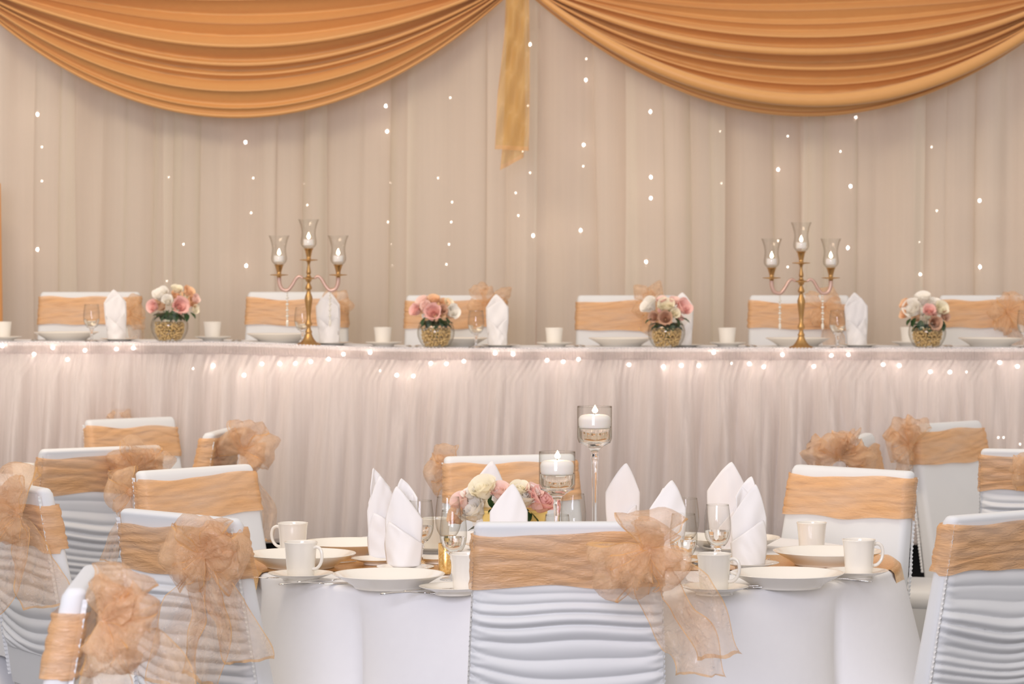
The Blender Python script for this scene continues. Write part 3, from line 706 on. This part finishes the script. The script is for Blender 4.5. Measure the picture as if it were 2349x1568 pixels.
def napkin_mesh(kind, seed):
    if kind == 'front':       # tall back point, low crossed cuff in front
        parts = [leaf_vf(.036, .049, .228, .08, .74, -.016, 0, seed, .012), leaf_vf(.034, .045, .205, -.45, .80, .004, -.004, seed+1, .004),
                 leaf_vf(.038, .043, .120, -.93, .10, .026, -.002, seed+2), leaf_vf(.038, .044, .112, .93, .12, .034, -.007, seed+3)]
    elif kind == 'leaf':      # single broad leaf
        parts = [leaf_vf(.036, .053, .228, .22, .66, .014, 0, seed, .012), leaf_vf(.036, .046, .205, -.1, .6, -.018, .010, seed+1, .014), leaf_vf(.040, .047, .12, .9, .12, .024, -.006, seed+2)]
    else:                     # side view: two upright leaves and a rolled cuff
        parts = [leaf_vf(.026, .030, .228, -.55, .78, -.020, .012, seed, .01), leaf_vf(.036, .046, .212, -.35, .58, .018, -.006, seed+1, -.004),
                 leaf_vf(.028, .034, .200, .25, .7, -.008, .020, seed+4, .01), leaf_vf(.040, .047, .118, -.72, .50, .034, -.010, seed+2, -.002)]
    return join('napkin', parts, M['napkin'])
NK = {}
def napkin(px, d, H, ang, lab, grp, kind='front', z=TZ, seed=1, sx=1, wsc=1.0, lean=0):
    k = (kind, seed)
    if k not in NK: NK[k] = napkin_mesh(kind, seed)
    p = W(px, 700, d); o = obj('napkin', NK[k], loc=(p.x, d, z), rot=(0, lean, ang), scale=(sx*wsc, wsc, H/.228))
    md = o.modifiers.new('thick', 'SOLIDIFY'); md.thickness = .0026
    return tag(o, lab, 'napkin', grp)
def goblet(px, d, lab, grp, z=TZ, sc=1.0, water=False, zs=1.0):
    p = W(px, 700, d); t = empty('water_goblet', (p.x, d, z)); t.scale = (sc, sc, sc*zs); tag(t, lab, 'glass', grp); obj('stem', GSTEM, t); obj('bowl', GBOWL, t)
    if water: obj('water', GOBW, t)
    return t
# cutlery (length along x, .20 m)
def flat_vf(out, t=.0018, bend=None):
    bend = bend or (lambda x: 0); n = len(out); V = []
    for (x, h) in out:
        for (yy, zz) in ((-h, 0), (-h*.6, t), (h*.6, t), (h, 0)): V.append((x, yy, zz+bend(x)))
    return V, gridfaces(n, 4, False, True)+[(0, 1, 2, 3), tuple(range(4*n-4, 4*n))[::-1]]
hb = lambda x: .004*math.sin(max(0, min(1, (x+.1)/.13))*PI)
HAN = join('handle', [flat_vf([(-.10, .003), (-.096, .0085), (-.085, .0095), (-.06, .0070), (-.02, .0036), (.02, .0032), (.035, .0036)], .003, hb)], M['steel'])
BLADE = join('blade', [flat_vf([(.034, .0036), (.04, .0085), (.08, .0098), (.105, .008), (.118, .001)], .0018)], M['steel'])
tn = [flat_vf([(.034, .0036), (.045, .010), (.06, .0115), (.062, .0115)], .002, lambda x: .004)]
for k in range(4):
    v, f_ = flat_vf([(.060, .0019), (.085, .0016), (.102, .0007)], .002, lambda x: .004+.05*(x-.06)**1); tn.append(([(a, b+(-.0088+.0059*k), c) for a, b, c in v], f_))
TINES = join('tines', tn, M['steel'])
SPOON = join('spoon_bowl', [flat_vf([(.034, .0036), (.045, .012), (.062, .0185), (.078, .017), (.09, .009), (.094, .001)], .002, lambda x: .003)], M['steel'])
def cutlery(kind, X, Y, Z, ang, lab, grp, sc=1.0):
    t = empty({'knife': 'table_knife', 'fork': 'dinner_fork', 'spoon': 'tea_spoon'}[kind], (X, Y, Z+.0012), ang); t.scale = (sc,)*3
    tag(t, lab, kind, grp); obj('handle', HAN, t); obj({'knife': 'blade', 'fork': 'tines', 'spoon': 'spoon_bowl'}[kind], {'knife': BLADE, 'fork': TINES, 'spoon': SPOON}[kind], t)
def onT(px, py):                       # point on the near table top
    d = (CH-TZ)*F/(py-HY); return (px-1174.5)*d/F, d

# ------------------------------------------------------------------ near table settings
for (px, py, sc, lab, dz) in [(690, 1303, 1.03, 'white china plate at the left edge of the near table behind two cups', .0035), (800, 1271, .97, 'white plate at the left rear of the near table beyond the cups', 0),
                  (892, 1347, .985, 'large white plate at the front of the near table below the standing napkins', 0), (1805, 1345, .995, 'large white plate at the front right of the near table', 0),
                  (1899, 1297, 1.03, 'white plate on the gold runner at the right of the near table', .0035), (1678, 1259, .97, 'white plate at the right rear of the near table half hidden by napkins', 0)]:
    X, Y = onT(px, py); tag(obj('dinner_plate', PLATE, loc=(X, Y, TZ+dz), scale=sc), lab, 'plate', 'dinner plates on the near table')
for (px, py, lab) in [(690, 1331, 'saucer under the nearer left cup on the near table'), (1040, 1362, 'saucer under the cup cut off by the centre chair'), (1638, 1362, 'saucer under the cup right of the centre chair'),
                      (1963, 1325, 'saucer under the far right cup on the near table')]:
    X, Y = onT(px, py); tag(obj('saucer', SAUCER, loc=(X, Y, TZ)), lab, 'saucer', 'saucers on the near table')
for (px, py, lab) in [(672, 1279, 'saucer under the rear left cup on the near table'), (1000, 1266, 'saucer under the small far cup between glasses'), (1862, 1277, 'saucer under the rear right cup behind the runner plate')]:
    X, Y = onT(px, py); tag(obj('saucer', SAUCER, loc=(X, Y, TZ), scale=.9), lab, 'saucer', 'saucers on the near table')
for (px, py, sc, lab, dz) in [(868, 1296, .78, 'side plate on the runner under the rear left napkin', .0035), (930, 1312, .80, 'side plate under the front left napkin behind the big plate', 0), (1002, 1294, .60, 'small side plate on the gold runner behind the glitter votive', .0035),
                      (1722, 1306, .80, 'side plate under the folded napkin at right', .0035), (1540, 1300, .75, 'side plate under the napkin right of the centre bow', .0035), (1170, 1300, .75, 'side plate under the napkin in front of the roses', .0035),
                      (1428, 1268, .75, 'side plate under the napkin left of the bow', 0), (1668, 1266, .75, 'side plate under the tall napkin behind the right goblet', 0), (1120, 1260, .7, 'side plate under the napkin behind the roses', 0)]:
    X, Y = onT(px, py); tag(obj('side_plate', SAUCER, loc=(X, Y, TZ+dz), scale=(sc*1.12, sc*1.12, .8)), lab, 'plate', 'side plates on the near table')
SZ = TZ+.0085
def cupT(px, py, lab, ang, sc=1.0):
    X, Y = onT(px, py); t = empty('coffee_cup', (X, Y, SZ if sc == 1 else TZ+.0078), ang); t.scale = (sc,)*3; tag(t, lab, 'cup', 'coffee cups on the near table'); obj('cup_body', CUP, t); obj('handle', HANDLE, t)
cupT(690, 1331, 'nearer white cup at left of the near table, handle turned right', R(-28))
cupT(672, 1279, 'rear white cup at left of the near table, handle turned left', R(165), .98)
cupT(1072, 1362, 'white cup cut off by the left side of the centre chair', R(60))
cupT(1000, 1266, 'small far white cup between the two left goblets', R(80), .97)
cupT(1638, 1362, 'white cup just right of the centre chair bow, handle to the right', R(-18))
cupT(1862, 1277, 'rear white cup in front of the right chair with hidden handle', R(95), .97)
cupT(1970, 1325, 'white cup at far right of the near table, handle to the right', R(8))
def s2d(rim): return .587*F/(rim-HY)
GT = 'water goblets on the near table'
for (px, rim, lab, wt) in [(1040, 1170, 'front left goblet beside the gold glitter votive', True), (965, 1150, 'goblet just right of the left napkins', True), (1278, 1180, 'goblet whose rim shows above the centre chair under the short candle', False),
                           (1315, 1135, 'goblet right of the short candle stand', False), (1568, 1178, 'goblet half covered by the centre bow', True), (1574, 1145, 'goblet rim behind the half covered goblet at the bow', False),
                           (1646, 1160, 'goblet right of centre standing in front of the tall napkin', True), (1028, 1142, 'faint goblet behind the left side of the roses', False)]:
    d = s2d(rim); goblet(px, d, lab, GT, TZ+(.0035 if 7.0 < d < 7.45 else 0), 1.0, wt)
GN = 'standing folded napkins on the near table'
ZP = TZ+.0105
napkin(877, 7.39, .232, R(20), 'rear one of the two napkins standing at left of the near table', GN, 'side', ZP, 3, 1, .92)
napkin(928, 7.20, .218, R(-8), 'front one of the two left napkins, with a rolled cuff', GN, 'side', ZP, 8, 1, 1.02)
napkin(1120, 7.76, .228, R(0), 'pointed napkin behind the near table roses', GN, 'leaf', ZP, 4, 1, .9)
napkin(1167, 7.18, .209, R(5), 'broad leaf napkin in front of the near table roses', GN, 'leaf', ZP, 6, 1, .90)
napkin(1428, 7.60, .233, R(-6), 'pointed napkin left of the centre chair bow', GN, 'leaf', ZP, 9, 1, .86)
napkin(1532, 7.22, .215, R(8), 'pointed napkin directly behind the centre chair bow', GN, 'leaf', ZP, 12, 1, .88)
napkin(1668, 7.62, .235, R(-12), 'tall broad napkin behind the right goblet', GN, 'leaf', ZP, 15, 1, 1.02)
napkin(1716, 7.22, .222, R(5), 'napkin with diagonal cuff standing beside the right plates', GN, 'side', ZP, 18, -1, .98)
CG2 = 'cutlery on the near table'
for (k, px, py, ang, lab, sc, dz) in [('knife', 715, 1341, 12, 'knife lying between the left cup and the large front plate', .8, .001), ('fork', 745, 1337, 22, 'utensil crossing the knife left of the large front plate', .7, .004),
                  ('spoon', 598, 1327, -4, 'spoon at the left rim of the near table', .5, 0), ('knife', 955, 1363, 8, 'knife in front of the large left plate', .85, .001), ('fork', 990, 1359, 20, 'fork handle beside the cut off cup', .7, .004), ('spoon', 1020, 1345, -20, 'spoon behind the cut off cup', .6, 0),
                  ('fork', 990, 1287, 20, 'fork lying by the small far cup', .75, .004), ('knife', 1745, 1351, 168, 'knife in front of the large right plate', .8, .001), ('fork', 1715, 1350, 170, 'fork right of the cup by the bow', .8, .003),
                  ('knife', 1925, 1334, 166, 'knife below the far right saucer', .8, .001), ('spoon', 1905, 1332, 172, 'spoon beside the far right knife', .7, .002), ('fork', 1752, 1299, 80, 'fork with tines toward us right of the cuffed napkin', .9, .004),
                  ('knife', 755, 1296, 35, 'knife on the runner right of the left plate', .7, .004)]:
    X, Y = onT(px, py); cutlery(k, X, Y, TZ+dz, R(ang), lab, CG2, sc)
# glitter votive
X, Y = onT(1023, 1318); vt = tag(empty('glitter_votive', (X, Y, TZ+.0035)), 'gold glitter votive cup behind the front left goblet', 'candle holder')
obj('votive_shell', lathe('votive_shell', [(.001, 0), (.017, 0), (.0185, .01), (.0195, .074), (.018, .076), (.016, .07), (.015, .01), (.001, .008)], 24, M['glitter']), vt)

# candle stands
def candle_stand(px, top, d, lab, clab):
    s = F/d; X = (px-1174.5)/s; H = CH-(top-HY)/s-TZ; t = tag(empty('candle_stand', (X, d, TZ)), lab, 'candle holder', 'glass candle stands on the near table')
    b = H-.108; r = .0468
    pr = [(.001, 0), (.043, 0), (.045, .002), (.040, .005), (.018, .010), (.009, .018), (.0068, .04), (.0062, b*.5), (.0085, b-.05), (.0105, b-.03), (.009, b-.018), (.014, b-.008), (.030, b+.004), (.043, b+.012), (.001, b+.0115)]
    obj('stand_stem', lathe('stand_stem', smooth_prof(pr, 3), 48, M['glass']), t)
    obj('stand_bowl', lathe('stand_bowl', [(.043, b+.012), (r-.002, b+.0165), (r, b+.022), (r, H-.001), (r-.0008, H), (r-.0018, H-.0006), (r-.0018, H-.004)], 48, M['thin']), t)
    wl = H-.056; obj('water', lathe('water', [(.001, b+.0105), (.039, b+.0158), (r-.0023, b+.025), (r-.0023, wl)], 40, M['water']), t)
    c = tag(empty('floating_candle', (X, d, TZ+wl-.004)), clab, 'candle', 'floating candles')
    obj('wax', lathe('wax', smooth_prof([(.001, 0), (.036, 0), (.0415, .004), (.0432, .018), (.0425, .028), (.034, .036), (.012, .038), (.001, .0375)], 3), 40, M['wax']), c)
    obj('wick', join('wick', [tube_vf([(0, 0, .037), (.001, 0, .045)], .0012, 6)], M['wick']), c)
    obj('flame', FLAME, c, loc=(.001, 0, .041), scale=(1.25, 1.25, .9))
FLAME = lathe('flame', smooth_prof([(.0005, 0), (.0045, .003), (.0062, .008), (.0045, .014), (.0018, .020), (.0003, .0245)], 3), 16, M['flame'])
candle_stand(1364, 931, 7.62, 'tall stemmed glass candle stand rising above the near table', 'white floating candle in the tall stand')
candle_stand(1278, 1035, 7.30, 'shorter stemmed glass candle stand in front of the tall one', 'white floating candle in the shorter stand')

# ------------------------------------------------------------------ roses
def petal_mesh(name, m):
    V = []; n, k = 9, 7
    for i in range(n):
        u = -1+2*i/(n-1)
        for j in range(k):
            v = j/(k-1); a = u*.95*(.45+.55*math.sin(v*PI*.62+.25)); rr = .30+.62*v**.8
            curl = .13*max(0, v-.72)/.28; z = -.35+1.0*v-.16*u*u*v-curl*.6
            rad = rr*(1+curl*.9) if v > .1 else rr
            V.append((rad*math.sin(a), -rad*math.cos(a), z))
    return mesh(name, V, gridfaces(n, k), True, m)
def core_mesh(m):
    V = []; n, k = 96, 6                   # tight spiral bud
    for i in range(n):
        t = i/(n-1); a = t*PI*7; r = .08+.50*t+.03*math.sin(a*1.3)
        for j in range(k):
            v = j/(k-1); V.append((r*(.35+.65*v**.6)*math.cos(a)*(1+.1*(v > .95)), r*(.35+.65*v**.6)*math.sin(a), -.3+.92*v-(.18*t)*v+.05*math.sin(a*2.2)*v))
    return mesh('bud', V, gridfaces(n, k), True, m)
PET = {k: petal_mesh('petal', M['rose_'+k]) for k in ROSE}; BUD = {k: core_mesh(M['rose_'+k]) for k in ROSE}
LV = [];
for i in range(9):
    t = i/8; wd = .36*math.sin(PI*min(t*1.02, 1))**.8
    for j in range(5):
        u = -1+.5*j; LV.append((u*wd, t, .12*abs(u)*wd*2-.25*t*t+.02*math.sin(t*18)*abs(u)))
LEAF = mesh('leaf', LV, gridfaces(9, 5), True, M['leaf'])
def rose(parent, p, r, col, face, label, npet=9):
    q = Vector(face).normalized().to_track_quat('Z', 'Y').to_euler()
    o = obj('rose', BUD[col], parent, loc=p, rot=q, scale=r*.98); tag(o, label)
    for k in range(npet):
        a = 2.399*k+p[0]*50; lay = k/npet; sc = .78+.42*lay
        obj('petal', PET[col], o, rot=(-.10-.38*lay, 0, a), scale=(sc, sc, sc*(1.0-.18*lay)), loc=(0, 0, -.04-.10*lay))
def rose_bouquet(px, d, z0, lab, roses, leaves, grp, sc=1.0, stems=True, zc=None, depth=.05):
    s = F/d; X = (px-1174.5)/s; b = tag(empty('rose_bouquet', (X, d, z0)), lab, 'flowers', grp)
    cz = (sum(CH-(r[1]-HY)/s for r in roses)/len(roses))-.02; C = Vector((X, d, cz-.02))
    for (x, y, r, c) in roses:
        P3 = W(x, y, d); e = min(1, ((P3.x-C.x)**2+(P3.z-C.z)**2)**.5/((.075 if sc < 1.2 else .11)*sc)); fy = -depth*(1-.55*e*e); 
        if y < 0: continue
        P3.y = d+fy+ (.02 if (P3.z-C.z) > .045*sc else 0)
        face = (P3-Vector((X, d+.035, cz-(.03 if sc < 1.2 else .08)*sc)))
        rose(b, P3-Vector((X, d, z0)), r/s*(1.25 if sc > 1.2 else 1.18), c, face, {'white': 'white rose', 'cream': 'cream rose', 'pink': 'pink rose', 'peach': 'peach rose', 'tan': 'dusty tan rose', 'blush': 'pale blush rose'}[c])
    # roses at the rear so the posy is round from every side
    rs = random.Random(int(px))
    for k in range(6):
        a = R(25+26*k); c = rs.choice(['white', 'cream', 'pink', 'peach']); q = Vector((math.cos(a)*.052*sc, math.sin(a)*.05*sc, cz-z0-.012*sc+.02*sc*(k % 2)))
        rose(b, q, .022*sc, c, (q.x, q.y, .03), {'white': 'white rose', 'cream': 'cream rose', 'pink': 'pink rose', 'peach': 'peach rose'}[c], 5)
    for (x, y, L, ang, ty) in leaves:
        P3 = W(x, y, d-.045+ty); a = R(ang)
        dirv = Vector((math.cos(a), -.35, math.sin(a))).normalized(); q = dirv.to_track_quat('Y', 'Z').to_euler()
        obj('leaf', LEAF, b, loc=P3-Vector((X, d, z0)), rot=q, scale=L/s)
    for k in range(10):
        a = 2*PI*k/10+.3; dirv = Vector((math.cos(a), math.sin(a), -.25 if k % 2 else .1)); q = dirv.to_track_quat('Y', 'Z').to_euler()
        obj('leaf', LEAF, b, loc=(math.cos(a)*.015*sc, math.sin(a)*.015*sc, cz-z0-.035*sc), rot=q, scale=.058*sc)
    if stems:
        for k in range(7):
            a = 2*PI*k/7; r0 = .012+.004*(k % 3)
            obj('stem', join('stem', [tube_vf([(-math.cos(a)*r0*1.4, -math.sin(a)*r0*1.4, .03), (math.cos(a)*.004, math.sin(a)*.004, (cz-z0)*.55), (math.cos(a)*r0*1.6, math.sin(a)*r0*1.6, cz-z0-.02)], .0018, 6)], M['stem']), b)
BZ = smooth_prof([(.001, .003), (.040, .003), (.056, .014), (.069, .038), (.0735, .062), (.069, .086), (.056, .107), (.046, .117), (.047, .121)], 3)
BOWL_G = lathe('bowl_glass', BZ, 48, M['thin'])
rs = np.random.RandomState(5); parts = []; bm = bmesh.new(); bmesh.ops.create_icosphere(bm, subdivisions=1, radius=.0036)
iv = np.array([v.co[:] for v in bm.verts]); if_ = [tuple(v.index for v in f.verts) for f in bm.faces]; bm.free()
for k in range(900):
    z = .008+.070*rs.rand()**.9; rm = np.interp(z, [.003, .014, .038, .062, .086, .1], [.034, .049, .061, .064, .060, .05]); a = rs.uniform(0, 2*PI); r = .9*rm*(1-.5*rs.rand()**2)
    if z > .072 and rs.rand() < .5: r = rm*rs.rand()
    parts.append((iv*rs.uniform(.7, 1.15)+np.array((r*math.cos(a), r*math.sin(a), z)), if_))
BEADS = join('glass_beads', parts, M['beads'])
BG = 'round glass bowls of roses on the head table'
def rose_bowl(px, d, lab, flab, roses, leaves):
    s = F/d; X = (px-1174.5)/s; z = hz(X)+.0005
    t = tag(empty('fish_bowl_vase', (X, d, z)), lab, 'vase', BG); obj('bowl_glass', BOWL_G, t); tag(obj('glass_beads', BEADS, t), kind='stuff')
    rose_bouquet(px, d, z, flab, roses, leaves, 'rose posies in the head table bowls')
DB = 11.13
rose_bowl(389, DB, 'leftmost round glass bowl of gold beads on the head table', 'leftmost rose posy with a large pink rose in front', [(373, 680, 19, 'white'), (357, 704, 15, 'pink'), (405, 680, 13, 'peach'), (413, 703, 20, 'pink'), (404, 667, 13, 'cream'), (430, 671, 14, 'peach'), (437, 694, 14, 'peach'), (446, 709, 11, 'cream'), (448, 686, 11, 'blush'), (388, 690, 13, 'white'), (420, 684, 12, 'cream')],
          [(385, 712, 24, 250, 0), (378, 722, 18, 235, -.01), (425, 716, 22, 290, 0), (436, 716, 20, 325, 0), (395, 712, 22, 275, 0), (405, 718, 20, 265, 0)])
rose_bowl(1000, DB, 'round glass bowl of gold beads left of centre on the head table', 'rose posy left of centre, pink rose low in front and cream at right', [(995, 718, 20, 'pink'), (957, 713, 15, 'pink'), (973, 697, 16, 'blush'), (996, 692, 15, 'peach'), (1017, 699, 13, 'peach'), (1035, 716, 17, 'white'), (1027, 700, 13, 'cream'), (980, 704, 13, 'blush'), (1015, 712, 12, 'tan')],
          [(975, 728, 22, 240, 0), (1010, 730, 22, 290, 0), (1022, 728, 18, 310, 0), (985, 732, 18, 265, 0)])
rose_bowl(1529, DB, 'round glass bowl of gold beads right of centre on the head table', 'rose posy right of centre with pink rose at right and tan rose low in front', [(1493, 705, 20, 'white'), (1528, 706, 20, 'cream'), (1563, 708, 20, 'pink'), (1525, 730, 17, 'tan'), (1502, 728, 13, 'tan'), (1518, 692, 12, 'blush'), (1545, 694, 13, 'blush'), (1545, 720, 12, 'cream')],
          [(1495, 730, 20, 205, 0), (1548, 728, 24, 310, 0), (1560, 728, 26, 345, 0), (1540, 738, 22, 285, 0)])
rose_bowl(2127, DB, 'rightmost round glass bowl of gold beads on the head table', 'rightmost rose posy, whites around a pink rose with a tan rose below', [(2095, 712, 22, 'white'), (2117, 690, 19, 'white'), (2127, 714, 15, 'pink'), (2138, 740, 16, 'tan'), (2153, 711, 17, 'cream'), (2078, 700, 13, 'peach'), (2074, 722, 11, 'peach'), (2162, 726, 12, 'tan'), (2142, 697, 13, 'white')],
          [(2100, 728, 24, 240, 0), (2112, 734, 24, 265, 0), (2155, 732, 24, 320, 0), (2160, 738, 22, 290, 0), (2090, 730, 20, 225, 0)])
# near table roses in a gold box
X, Y = onT(1180, 1283); bx = tag(empty('gold_flower_box', (X, Y, TZ)), 'matte gold flower box holding the near table roses', 'vase')
obj('box_body', join('box_body', [box_vf(-.082, .082, -.05, .05, 0.0, .130), box_vf(-.086, .086, -.054, .054, .126, .133)], M['goldbox'], False), bx)
rose_bouquet(1165, Y, TZ+.133, 'roses behind the leaf napkin on the near table, white in front, pink at right',
             [(1090, 1172, 33, 'white'), (1112, 1126, 30, 'cream'), (1062, 1150, 22, 'blush'), (1054, 1184, 22, 'peach'), (1200, 1142, 28, 'white'), (1238, 1152, 33, 'pink'), (1190, 1122, 20, 'cream'), (1146, 1128, 22, 'blush'), (1078, 1132, 16, 'white'), (1160, 1150, 26, 'white'), (1222, 1130, 20, 'blush')],
             [(1128, 1165, 46, 75, .0), (1122, 1182, 34, 60, 0), (1205, 1165, 36, 290, -.01), (1215, 1170, 34, 320, 0), (1075, 1150, 26, 160, 0), (1135, 1170, 36, 95, 0)], 'roses on the near table', 1.5, False, depth=.06)

# ------------------------------------------------------------------ candelabra
K = .000349
cp = [(1495, 140), (1488, 142), (1478, 133), (1460, 92), (1430, 66), (1400, 48), (1370, 37), (1358, 34), (1352, 39), (1338, 38), (1322, 28), (1292, 22), (1277, 30), (1262, 41), (1250, 40), (1228, 29), (1200, 22), (1150, 24), (1080, 32), (1000, 42), (960, 44), (930, 34), (900, 24), (877, 20), (864, 36), (850, 37), (830, 30), (802, 18), (786, 18), (772, 33), (755, 33),
      (748, 70), (740, 68), (734, 32), (715, 24), (702, 16), (690, 25), (670, 26), (640, 20), (600, 14), (572, 16), (556, 24), (549, 26), (541, 100), (535, 104), (531, 60), (529, 24), (500, 26), (460, 34), (430, 41), (418, 46), (414, 58), (409, 58), (408, 30), (408, .5)]
STEM = lathe('column', [(.0005, 0)]+[(r*K, (1495-y)*K) for y, r in cp], 32, M['brass'])
cc = [(745, .5), (745, 22), (722, 24), (716, 26), (708, 100), (702, 104), (699, 60), (697, 24), (670, 26), (640, 34), (612, 42), (600, 46), (596, 56), (591, 56), (590, 30), (590, .5)]
HOLD = lathe('candle_cup', [(r*K, (1495-y)*K) for y, r in cc], 32, M['brass'])
sg = smooth_prof([(.5, 0), (30, -3), (60, 10), (80, 34), (88, 62), (85, 100), (78, 150), (78, 190), (86, 235), (98, 280), (116, 325)], 3)
SHADE = lathe('glass_shade', [(r*K, z*K) for r, z in sg], 32, M['thin'])
ap = smooth_prof([(66, 744), (100, 722), (140, 745), (190, 828), (240, 878), (300, 862), (328, 800), (332, 735)], 5)
bead = ico('crystal_bead', .0066, 1, M['crystal'], True); beads = ico('crystal_bead', .0042, 1, M['crystal'], True); drop = ico('crystal_drop', .0055, 2, M['crystal'], True, (1, 1, 2.6))
WAXS = lathe('wax', smooth_prof([(.001, 0), (.017, 0), (.0195, .002), (.0200, .010), (.0198, .022), (.018, .0245), (.001, .0235)], 3), 28, M['wax'])
def candelabra(px, lab, cl, dz):
    d = 11.10; X = (px-1174.5)*d/F; z = hz(X)+.0005; t = tag(empty('candelabra', (X, d, z)), lab, 'candelabra', 'gold candelabras on the head table'); obj('column', STEM, t)
    pos = [(0, (1495-408)*K)]
    for i, sgn in enumerate((-1, 1)):
        o = dz[i]; arm = obj('arm', join('arm', [tube_vf([(sgn*x*K, 0, (1495-y)*K) for x, y in ap], [.0052+.0036*(k/len(ap)) for k in range(len(ap))], 8)], M['copper']), t); tag(arm, 'pinkish curved arm')
        obj('candle_cup', HOLD, t, loc=(sgn*332*K, 0, 0)); pos.append((sgn*332*K, (1495-590)*K))
        st = obj('crystal_strand', join('crystal_strand', [tube_vf([(0, 0, 0), (0, 0, -.135)], .0006, 5)], M['brass']), t, loc=(sgn*240*K, 0, (1495-882)*K))
        for zz, m in ((-.007, beads), (-.017, beads), (-.029, bead), (-.041, beads), (-.053, bead), (-.065, beads), (-.076, bead), (-.088, beads), (-.099, bead), (-.109, beads)): obj('crystal_bead', m, st, loc=(0, 0, zz))
        obj('crystal_drop', drop, st, loc=(0, 0, -.127))
    for k, (ox, oz) in enumerate(pos):
        obj('glass_shade', SHADE, t, loc=(ox, 0, oz+.0005))
        c = tag(empty('tealight_candle', (X+ox, d, z+oz+.011)), 'lit tealight in the '+['middle', 'left', 'right'][k]+' cup of the '+cl, 'candle', 'tealights on the candelabras')
        obj('wax', WAXS, c); obj('wick', join('wick', [tube_vf([(0, 0, .023), (0, 0, .029)], .0009, 5)], M['wick']), c); obj('flame', FLAME, c, loc=(0, 0, .027), scale=1.0)
candelabra(708, 'left three armed gold candelabra with crystal strands', 'left candelabra', (0, 0))
candelabra(1838, 'right three armed gold candelabra with crystal strands', 'right candelabra', (0, 0))

# ------------------------------------------------------------------ head table settings
def hput(name, me, px, d, lab, cat, grp, sc=1, dz=0, rot=None):
    X = (px-1174.5)*d/F; o = obj(name, me, loc=(X, d, hz(X)+dz), scale=sc, rot=rot); return tag(o, lab, cat, grp)
hp_ = [(152, 'plate in front of the leftmost stage chair'), (640, 'plate just left of the left candelabra'), (1045, 'plate half hidden behind the rose bowl left of centre'), (1424, 'plate left of the rose bowl right of centre'), (1830, 'plate behind the foot of the right candelabra'), (2272, 'rightmost plate on the head table')]
for px, lab in hp_: hput('dinner_plate', PLATE, px, 11.42, lab, 'plate', 'dinner plates on the head table', .955, .0005)
hcups = [(6, 'cup cut by the left edge'), (487, 'cup right of the leftmost rose bowl'), (878, 'cup between the left candelabra and the rose bowl left of centre'), (1271, 'cup alone at the middle of the head table'), (1668, 'cup left of the right candelabra'), (2085, 'cup hidden behind the rightmost rose bowl')]
for px, lab in hcups:
    d = 11.32 if px != 2085 else 11.45
    hput('saucer', SAUCER, px+2, d, 'saucer under the '+lab, 'saucer', 'saucers on the head table', .92, .0005)
    X = (px-1174.5)*d/F; t = empty('coffee_cup', (X, d, hz(X)+.0085), R(100)); t.scale = (.88, .88, .78)
    tag(t, 'small cream '+lab, 'cup', 'cups on the head table'); obj('cup_body', CUP, t); obj('handle', HANDLE, t)
hn = [(268, 8, .200, 'front', 'leaning napkin right of the leftmost goblet on the head table', -.05, 31, .9), (757, -8, .205, 'front', 'broad napkin right of the left candelabra behind a crystal strand', -.07, 32, 1.0), (1141, 4, .205, 'front', 'napkin right of the goblet beside the rose bowl left of centre', 0, 33, .92), (1564, 0, .212, 'front', 'napkin behind the rose bowl right of centre', 0, 34, .95), (1966, 0, .212, 'front', 'napkin right of the right candelabra and goblet', -.02, 35, .95), (2395, 0, .205, 'front', 'napkin beyond the right edge', 0, 33, .9)]
for px, a, H, k, lab, ln, sd, ws in hn:
    if px > 2380: continue
    hput('side_plate', SAUCER, px+6, 11.30, 'side plate under the '+lab.split(' on the')[0], 'plate', 'side plates on the head table', (1.0, 1.0, .5), .0005)
    X = (px-1174.5)*11.30/F; napkin(px, 11.30, H, R(a), lab, 'folded napkins on the head table', k, hz(X)+.006, sd, -1 if sd % 2 else 1, ws, ln)
for px, lab in [(210, 'goblet beside the leftmost napkin on the head table'), (694, 'goblet directly behind the left candelabra'), (1092, 'goblet just right of the rose bowl left of centre'), (1921, 'goblet right of the right candelabra'), (2352, 'goblet at the right edge of the head table')]:
    X = (px-1174.5)*11.18/F; goblet(px, 11.18, lab, 'goblets on the head table', hz(X)+.0003, .96, True, .90)
for i, px in enumerate((540, 552, 938, 958, 1322, 1334, 1715, 1728, 2160, 2178, 80)):
    X = (px-1174.5)*11.36/F
    cutlery('spoon' if i % 2 else 'knife', X, 11.36, hz(X)+.001, R(88+4*(i % 3)), ('spoon' if i % 2 else 'knife')+' seen end on beside '+['the leftmost rose bowl cup', 'the left end cup', 'the second cup from left', 'the cup by the left posy', 'the middle cup', 'the cup at the middle', 'the cup before the right candelabra', 'the cup at the right candelabra', 'the rightmost rose bowl', 'the last bowl', 'the left edge plate'][i], 'cutlery on the head table', .8)
# cup on the back left table
for (X, Y, lab, a) in [((55-1174.5)*9.75/F, 9.75, 'cup on the back left table above the edge bow', -12)]:
    tag(obj('saucer', SAUCER, loc=(X, Y, TZ)), 'saucer on the back left table', 'saucer')
    t = tag(empty('coffee_cup', (X, Y, SZ), R(a)), lab, 'cup'); obj('cup_body', CUP, t); obj('handle', HANDLE, t)
